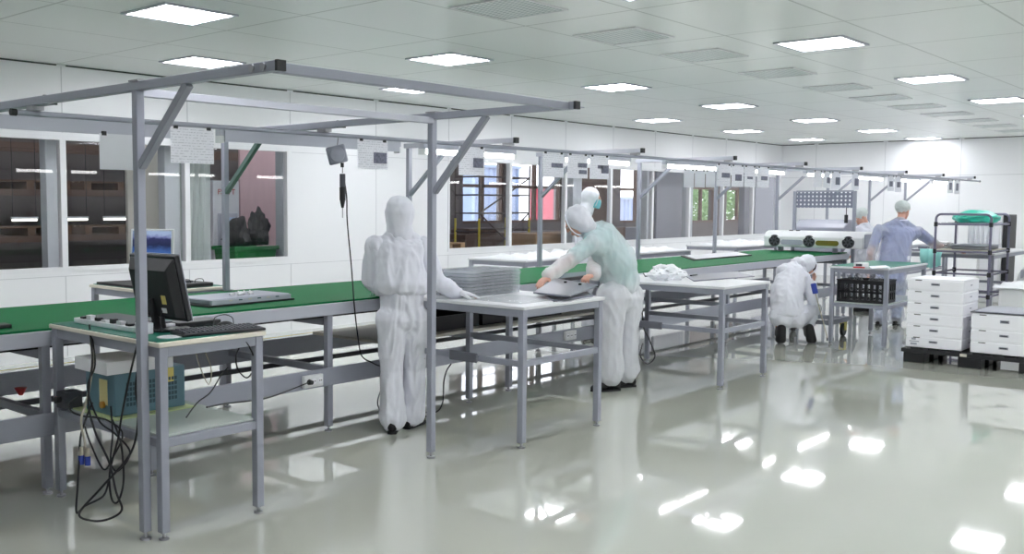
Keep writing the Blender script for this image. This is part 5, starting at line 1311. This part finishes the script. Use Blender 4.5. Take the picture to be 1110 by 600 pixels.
# ---- standing worker, back to us, right hand on the work table
D = 6.85
J = dict(pelvis=at(436, 336, D), waist=at(435, 310, D-.01), chest=at(433, 280, D-.01), neck=at(434, 253, D+.02), head=at(435, 233, D+.03),
         shL=at(407, 267, D-.03), shR=at(459, 267, D+.05), elL=at(401, 303, D+.02), wrL=at(414, 313, D+.17), elR=at(473, 304, D+.02), wrR=at(494, 316.5, D-.06),
         hipL=at(424, 346, D-.03), hipR=at(449, 346, D+.02), knL=at(424.5, 402, D-.03), knR=at(449, 400, D+.09), anL=at(426, 460, D-.05), anR=at(446, 455, D+.1))
J['w'] = (.17, .165, .155); J['dp'] = (.12, .125, .115); J['blouse'] = .032; J['legk'] = 1.15; J['short'] = 1
fw = V((.75, .62, 0))
rt = V((.68, -.73, 0))
person('person in white hooded coverall standing back to us with one hand on the work table', J, (J['pelvis'].x, J['pelvis'].y, 0), seed=3, fold=.015, ff=(13, 3.5), gloves=True, hands='LR',
       handspec={'R': (rt*.9+V((.1,.1,-.12)), V((0,0,-1)), 1.0, .25, -1), 'L': (V((.6,.6,-.2)), V((0,0,-1)), 1.0, .4, 1)}, headfwd=(fw+rt*.35).normalized(), toe={'L': fw, 'R': fw+rt*.5}, hood_k=1.1, anklecuff=1.65)

# ---- bent worker beyond the first table, teal shirt showing through
D = 8.3
J = dict(pelvis=at(672, 308, D+.05), waist=at(668, 283, D), chest=at(652, 259, D-.08), neck=at(636, 247, D-.18), head=at(625, 240, D-.26),
         shL=at(640, 264, D-.3), shR=at(650, 252, D+.12), elL=at(612, 286, D-.4), wrL=at(594, 299, D-.52), elR=at(643, 290, D-.05), wrR=at(644, 297, D-.36),
         hipL=at(663, 322, D-.08), hipR=at(681, 322, D+.14), knL=at(663, 366, D-.05), knR=at(681, 364, D+.15), anL=at(662, 409, D+.02), anR=at(679, 406, D+.2))
J['w'] = (.18, .18, .18); J['dp'] = (.14, .15, .155); J['blouse'] = .02; J['legk'] = 1.36
fw = V((-.68, .55, 0)).normalized()
lf = (J['neck']-J['waist']).normalized()
p2, cov, ax = person('person in thin white hooded coverall over a teal shirt bending over the work table', J, (J['pelvis'].x, J['pelvis'].y, 0), seed=8, fold=.014, ff=(8, 4), thin='suit_thin', hands='LR', face=True,
       handspec={'L': ((J['wrL']-J['elL'])+V((-.05,0,-.05)), V((0,0,-1)), 1.0, .35, 1), 'R': (V((-.6,.1,-.15)), V((0,0,-1)), 1.0, .7, -1)}, headfwd=(fw*.75+_f*.4+V((0,0,-.7))).normalized(), headup=(fw*.65+V((0,0,.75))).normalized(), toe={'L': fw+V((.0,-.1,0)), 'R': fw}, anklecuff=1.7)
sh = torso_hulls(J, .93, .0)[:5]
for s_ in 'LR': sh += [ell(J['sh'+s_], .068)+ell(J['sh'+s_].lerp(J['el'+s_], .55), .062)]
mesh_part('shirt', remesh(sh, .012, 3), M['teal_shirt'], p2)
tr_h = [torso_hulls(J, .92)[5]]
for s_ in 'LR': tr_h += leg_hulls(J, s_, 1.1, 1.2)
mesh_part('trousers', remesh(tr_h, .012, 3), M['suit'], p2)

# ---- crouching worker seen from behind
D = 11.15
J = dict(pelvis=at(853, 338, D), waist=at(853, 318, D+.06), chest=at(859, 298, D+.14), neck=at(865, 286, D+.22), head=at(875, 288, D+.27),
         shL=at(849, 293, D+.12), shR=at(872, 302, D+.15), elL=at(850, 312, D+.38), wrL=at(868, 312, D+.5), elR=at(881, 325, D+.1), wrR=at(880, 307, D+.27),
         hipL=at(845, 343, D+.02), hipR=at(863, 345, D-.02), knL=at(855, 338, D+.42), knR=at(883, 334, D+.27), anL=at(844, 354, D+.06), anR=at(874, 354, D+.08))
J['w'] = (.165, .165, .17); J['dp'] = (.13, .14, .15); J['blouse'] = .02
fw = V((.9, .25, 0)).normalized()
hfw = (_r*.75+V((0,0,-.6))+_f*.25).normalized()
p3, cov, ax = person('person in white hooded coverall crouching back to us beside the conveyor', J, (J['pelvis'].x, J['pelvis'].y, 0), seed=14, fold=.016, face=True, hair=True, hands='LR',
       handspec={'R': (V((.1,.1,.9))+_r*.4, -_r, 1.0, .8, 1), 'L': (V((.7,.2,.2)), V((0,0,-1)), 1.0, .6, 1)}, headfwd=hfw, headup=(V((0,0,.8))+_r*.55).normalized(), shoes='', anklecuff=1.3, legs=True, hood_k=1.0)
for s_, lean in (('L', 0.0), ('R', .3)):
    an = J['an'+s_]; 
    heel = V((an.x, an.y, .17))-_f*.06; toe_ = V((an.x, an.y, .035))-_f*.02+_r*(.02+lean*.12)
    H = [ell(heel-_f*.03, .058, .05, .06)+ell(mid(heel, toe_)-_f*.02, .06, .05, .06)+ell(toe_, .062, .06, .04)]
    H.append(ell(heel+_f*.05+V((0,0,.0)), .04)+ell(mid(heel, toe_)+_f*.06, .045)+ell(heel, .045))
    o = mesh_part('shoe', remesh(H, .009, 2), M['shoe'], p3)
    for v in o.data.vertices: v.co.z = max(v.co.z, .004)

# ---- worker in blue shirt under a sheer gown, reaching to the right
D = 12.95
J = dict(pelvis=at(965, 302, D), waist=at(968, 282, D), chest=at(973, 256, D), neck=at(976, 239, D+.03), head=at(979, 228, D+.05),
         shL=at(953, 249, D-.03), shR=at(995, 251, D+.08), elL=at(944, 274, D-.05), wrL=at(943, 296, D+.12), elR=at(1015, 266, D+.22), wrR=at(1036, 269, D+.3),
         hipL=at(956, 308, D-.03), hipR=at(974, 308, D+.05), knL=at(955, 330, D), knR=at(973, 330, D+.05), anL=at(952, 349, D), anR=at(971, 348, D+.05))
J['w'] = (.2, .2, .2); J['dp'] = (.14, .15, .15); J['blouse'] = .015
fw = (_f*.8+_r*.5); fw.z = 0; fw.normalize()
for s_ in 'LR': J['an'+s_].z = .08
p4, cov, ax = person('person in hairnet and sheer gown over blue shirt reaching toward the tube rack', J, (J['pelvis'].x, J['pelvis'].y, 0), seed=22, fold=.012, thin='gown', hood=False, hairnet=True, hands='LR', garment='gown',
       handspec={'R': (_r*.8+V((0,0,-.25))+_f*.3, V((0,0,-1)), 1.05, .3, -1), 'L': (V((0,0,-1))+_f*.5, _r, 1.0, .5, -1)}, headfwd=(_f*.45+_r*.8+V((0,0,-.25))).normalized(), headup=(V((0,0,1))+_r*.12).normalized(), toe={'L': fw, 'R': fw}, gloves=None, anklecuff=1.9, cuff=1.3)
sh = torso_hulls(J, .95, .0); sh = sh[:3]+sh[5:]+torso_hulls(J, .88, 0)[3:5]
for s_ in 'LR': sh += [ell(J['sh'+s_], .066)+ell(J['sh'+s_].lerp(J['el'+s_], .6), .06)]
mesh_part('shirt', remesh(sh, .012, 3), M['denim'], p4)
tr_h = []
for s_ in 'LR': tr_h += leg_hulls(J, s_, 1.0, 1.2)
mesh_part('trousers', remesh(tr_h, .012, 3), M['jeans'], p4)
bk_ = MB()
nb = J['chest']-_f*.17
part('gown_tie', MB().tube([J['neck']-_f*.09-_r*.05, J['neck']-_f*.1, J['neck']-_f*.09+_r*.05], .008, 6), M['suit'], cov)

# ---- worker with hood and mask beyond the belt
D = 11.75
J = dict(pelvis=at(640, 288, D), waist=at(637, 268, D), chest=at(634, 246, D), neck=at(635, 229, D), head=at(642, 215, D),
         shL=at(628, 240, D+.17), shR=at(635, 242, D-.17), elL=at(640, 268, D+.22), wrL=at(664, 270, D+.15), elR=at(640, 270, D-.22), wrR=at(664, 272, D-.12),
         hipL=at(640, 296, D+.09), hipR=at(640, 296, D-.09), knL=at(640, 330, D+.09), knR=at(640, 330, D-.09), anL=at(638, 365, D+.09), anR=at(638, 366, D-.09))
for s_ in 'LR': J['an'+s_].z = .09; J['kn'+s_].z = .48
fw = V((_r.x, _r.y, 0)).normalized()
p5, cov, ax = person('person in white hood and blue face mask standing beyond the belt behind the bent worker', J, (J['pelvis'].x, J['pelvis'].y, 0), seed=31, fold=.01, mask=True, face=True, hands='LR',
       handspec={'R': (_r+V((0,0,-.1)), V((0,0,-1)), 1.0, .4, -1), 'L': (_r+V((0,0,-.1)), V((0,0,-1)), 1.0, .4, 1)}, headfwd=(_r+V((0,0,-.25))-_f*.1).normalized(), headup=(V((0,0,1))+_r*.2).normalized(), toe={'L': fw, 'R': fw}, hood_k=1.06)

# ---- worker in white cap partly behind the tool panel
D = 14.7
J = dict(pelvis=at(938, 288, D), waist=at(938, 272, D), chest=at(938, 256, D), neck=at(938, 243, D), head=at(933, 235, D-.02),
         shL=at(931, 250, D-.14), shR=at(944, 250, D+.14), elL=at(930, 266, D-.2), wrL=at(918, 274, D-.16), elR=at(943, 268, D+.2), wrR=at(928, 276, D+.12),
         hipL=at(938, 294, D-.09), hipR=at(940, 294, D+.09), knL=at(938, 316, D-.09), knR=at(940, 316, D+.09), anL=at(938, 336, D-.09), anR=at(940, 335, D+.09))
for s_ in 'LR': J['an'+s_].z = .09; J['kn'+s_].z = .46
fw = -V((_r.x, _r.y, 0)).normalized()
p6, cov, ax = person('person in white cap and gown bending over the belt behind the tool panel', J, (J['pelvis'].x, J['pelvis'].y, 0), seed=41, fold=.01, hood=False, hairnet=True, hands='LR', garment='gown',
       handspec={'R': (-_r+V((0,0,-.3)), V((0,0,-1)), 1.0, .4, -1), 'L': (-_r+V((0,0,-.3)), V((0,0,-1)), 1.0, .4, 1)}, headfwd=(-_r+V((0,0,-.7))).normalized(), headup=(V((0,0,1))-_r*.7).normalized(), toe={'L': fw, 'R': fw})
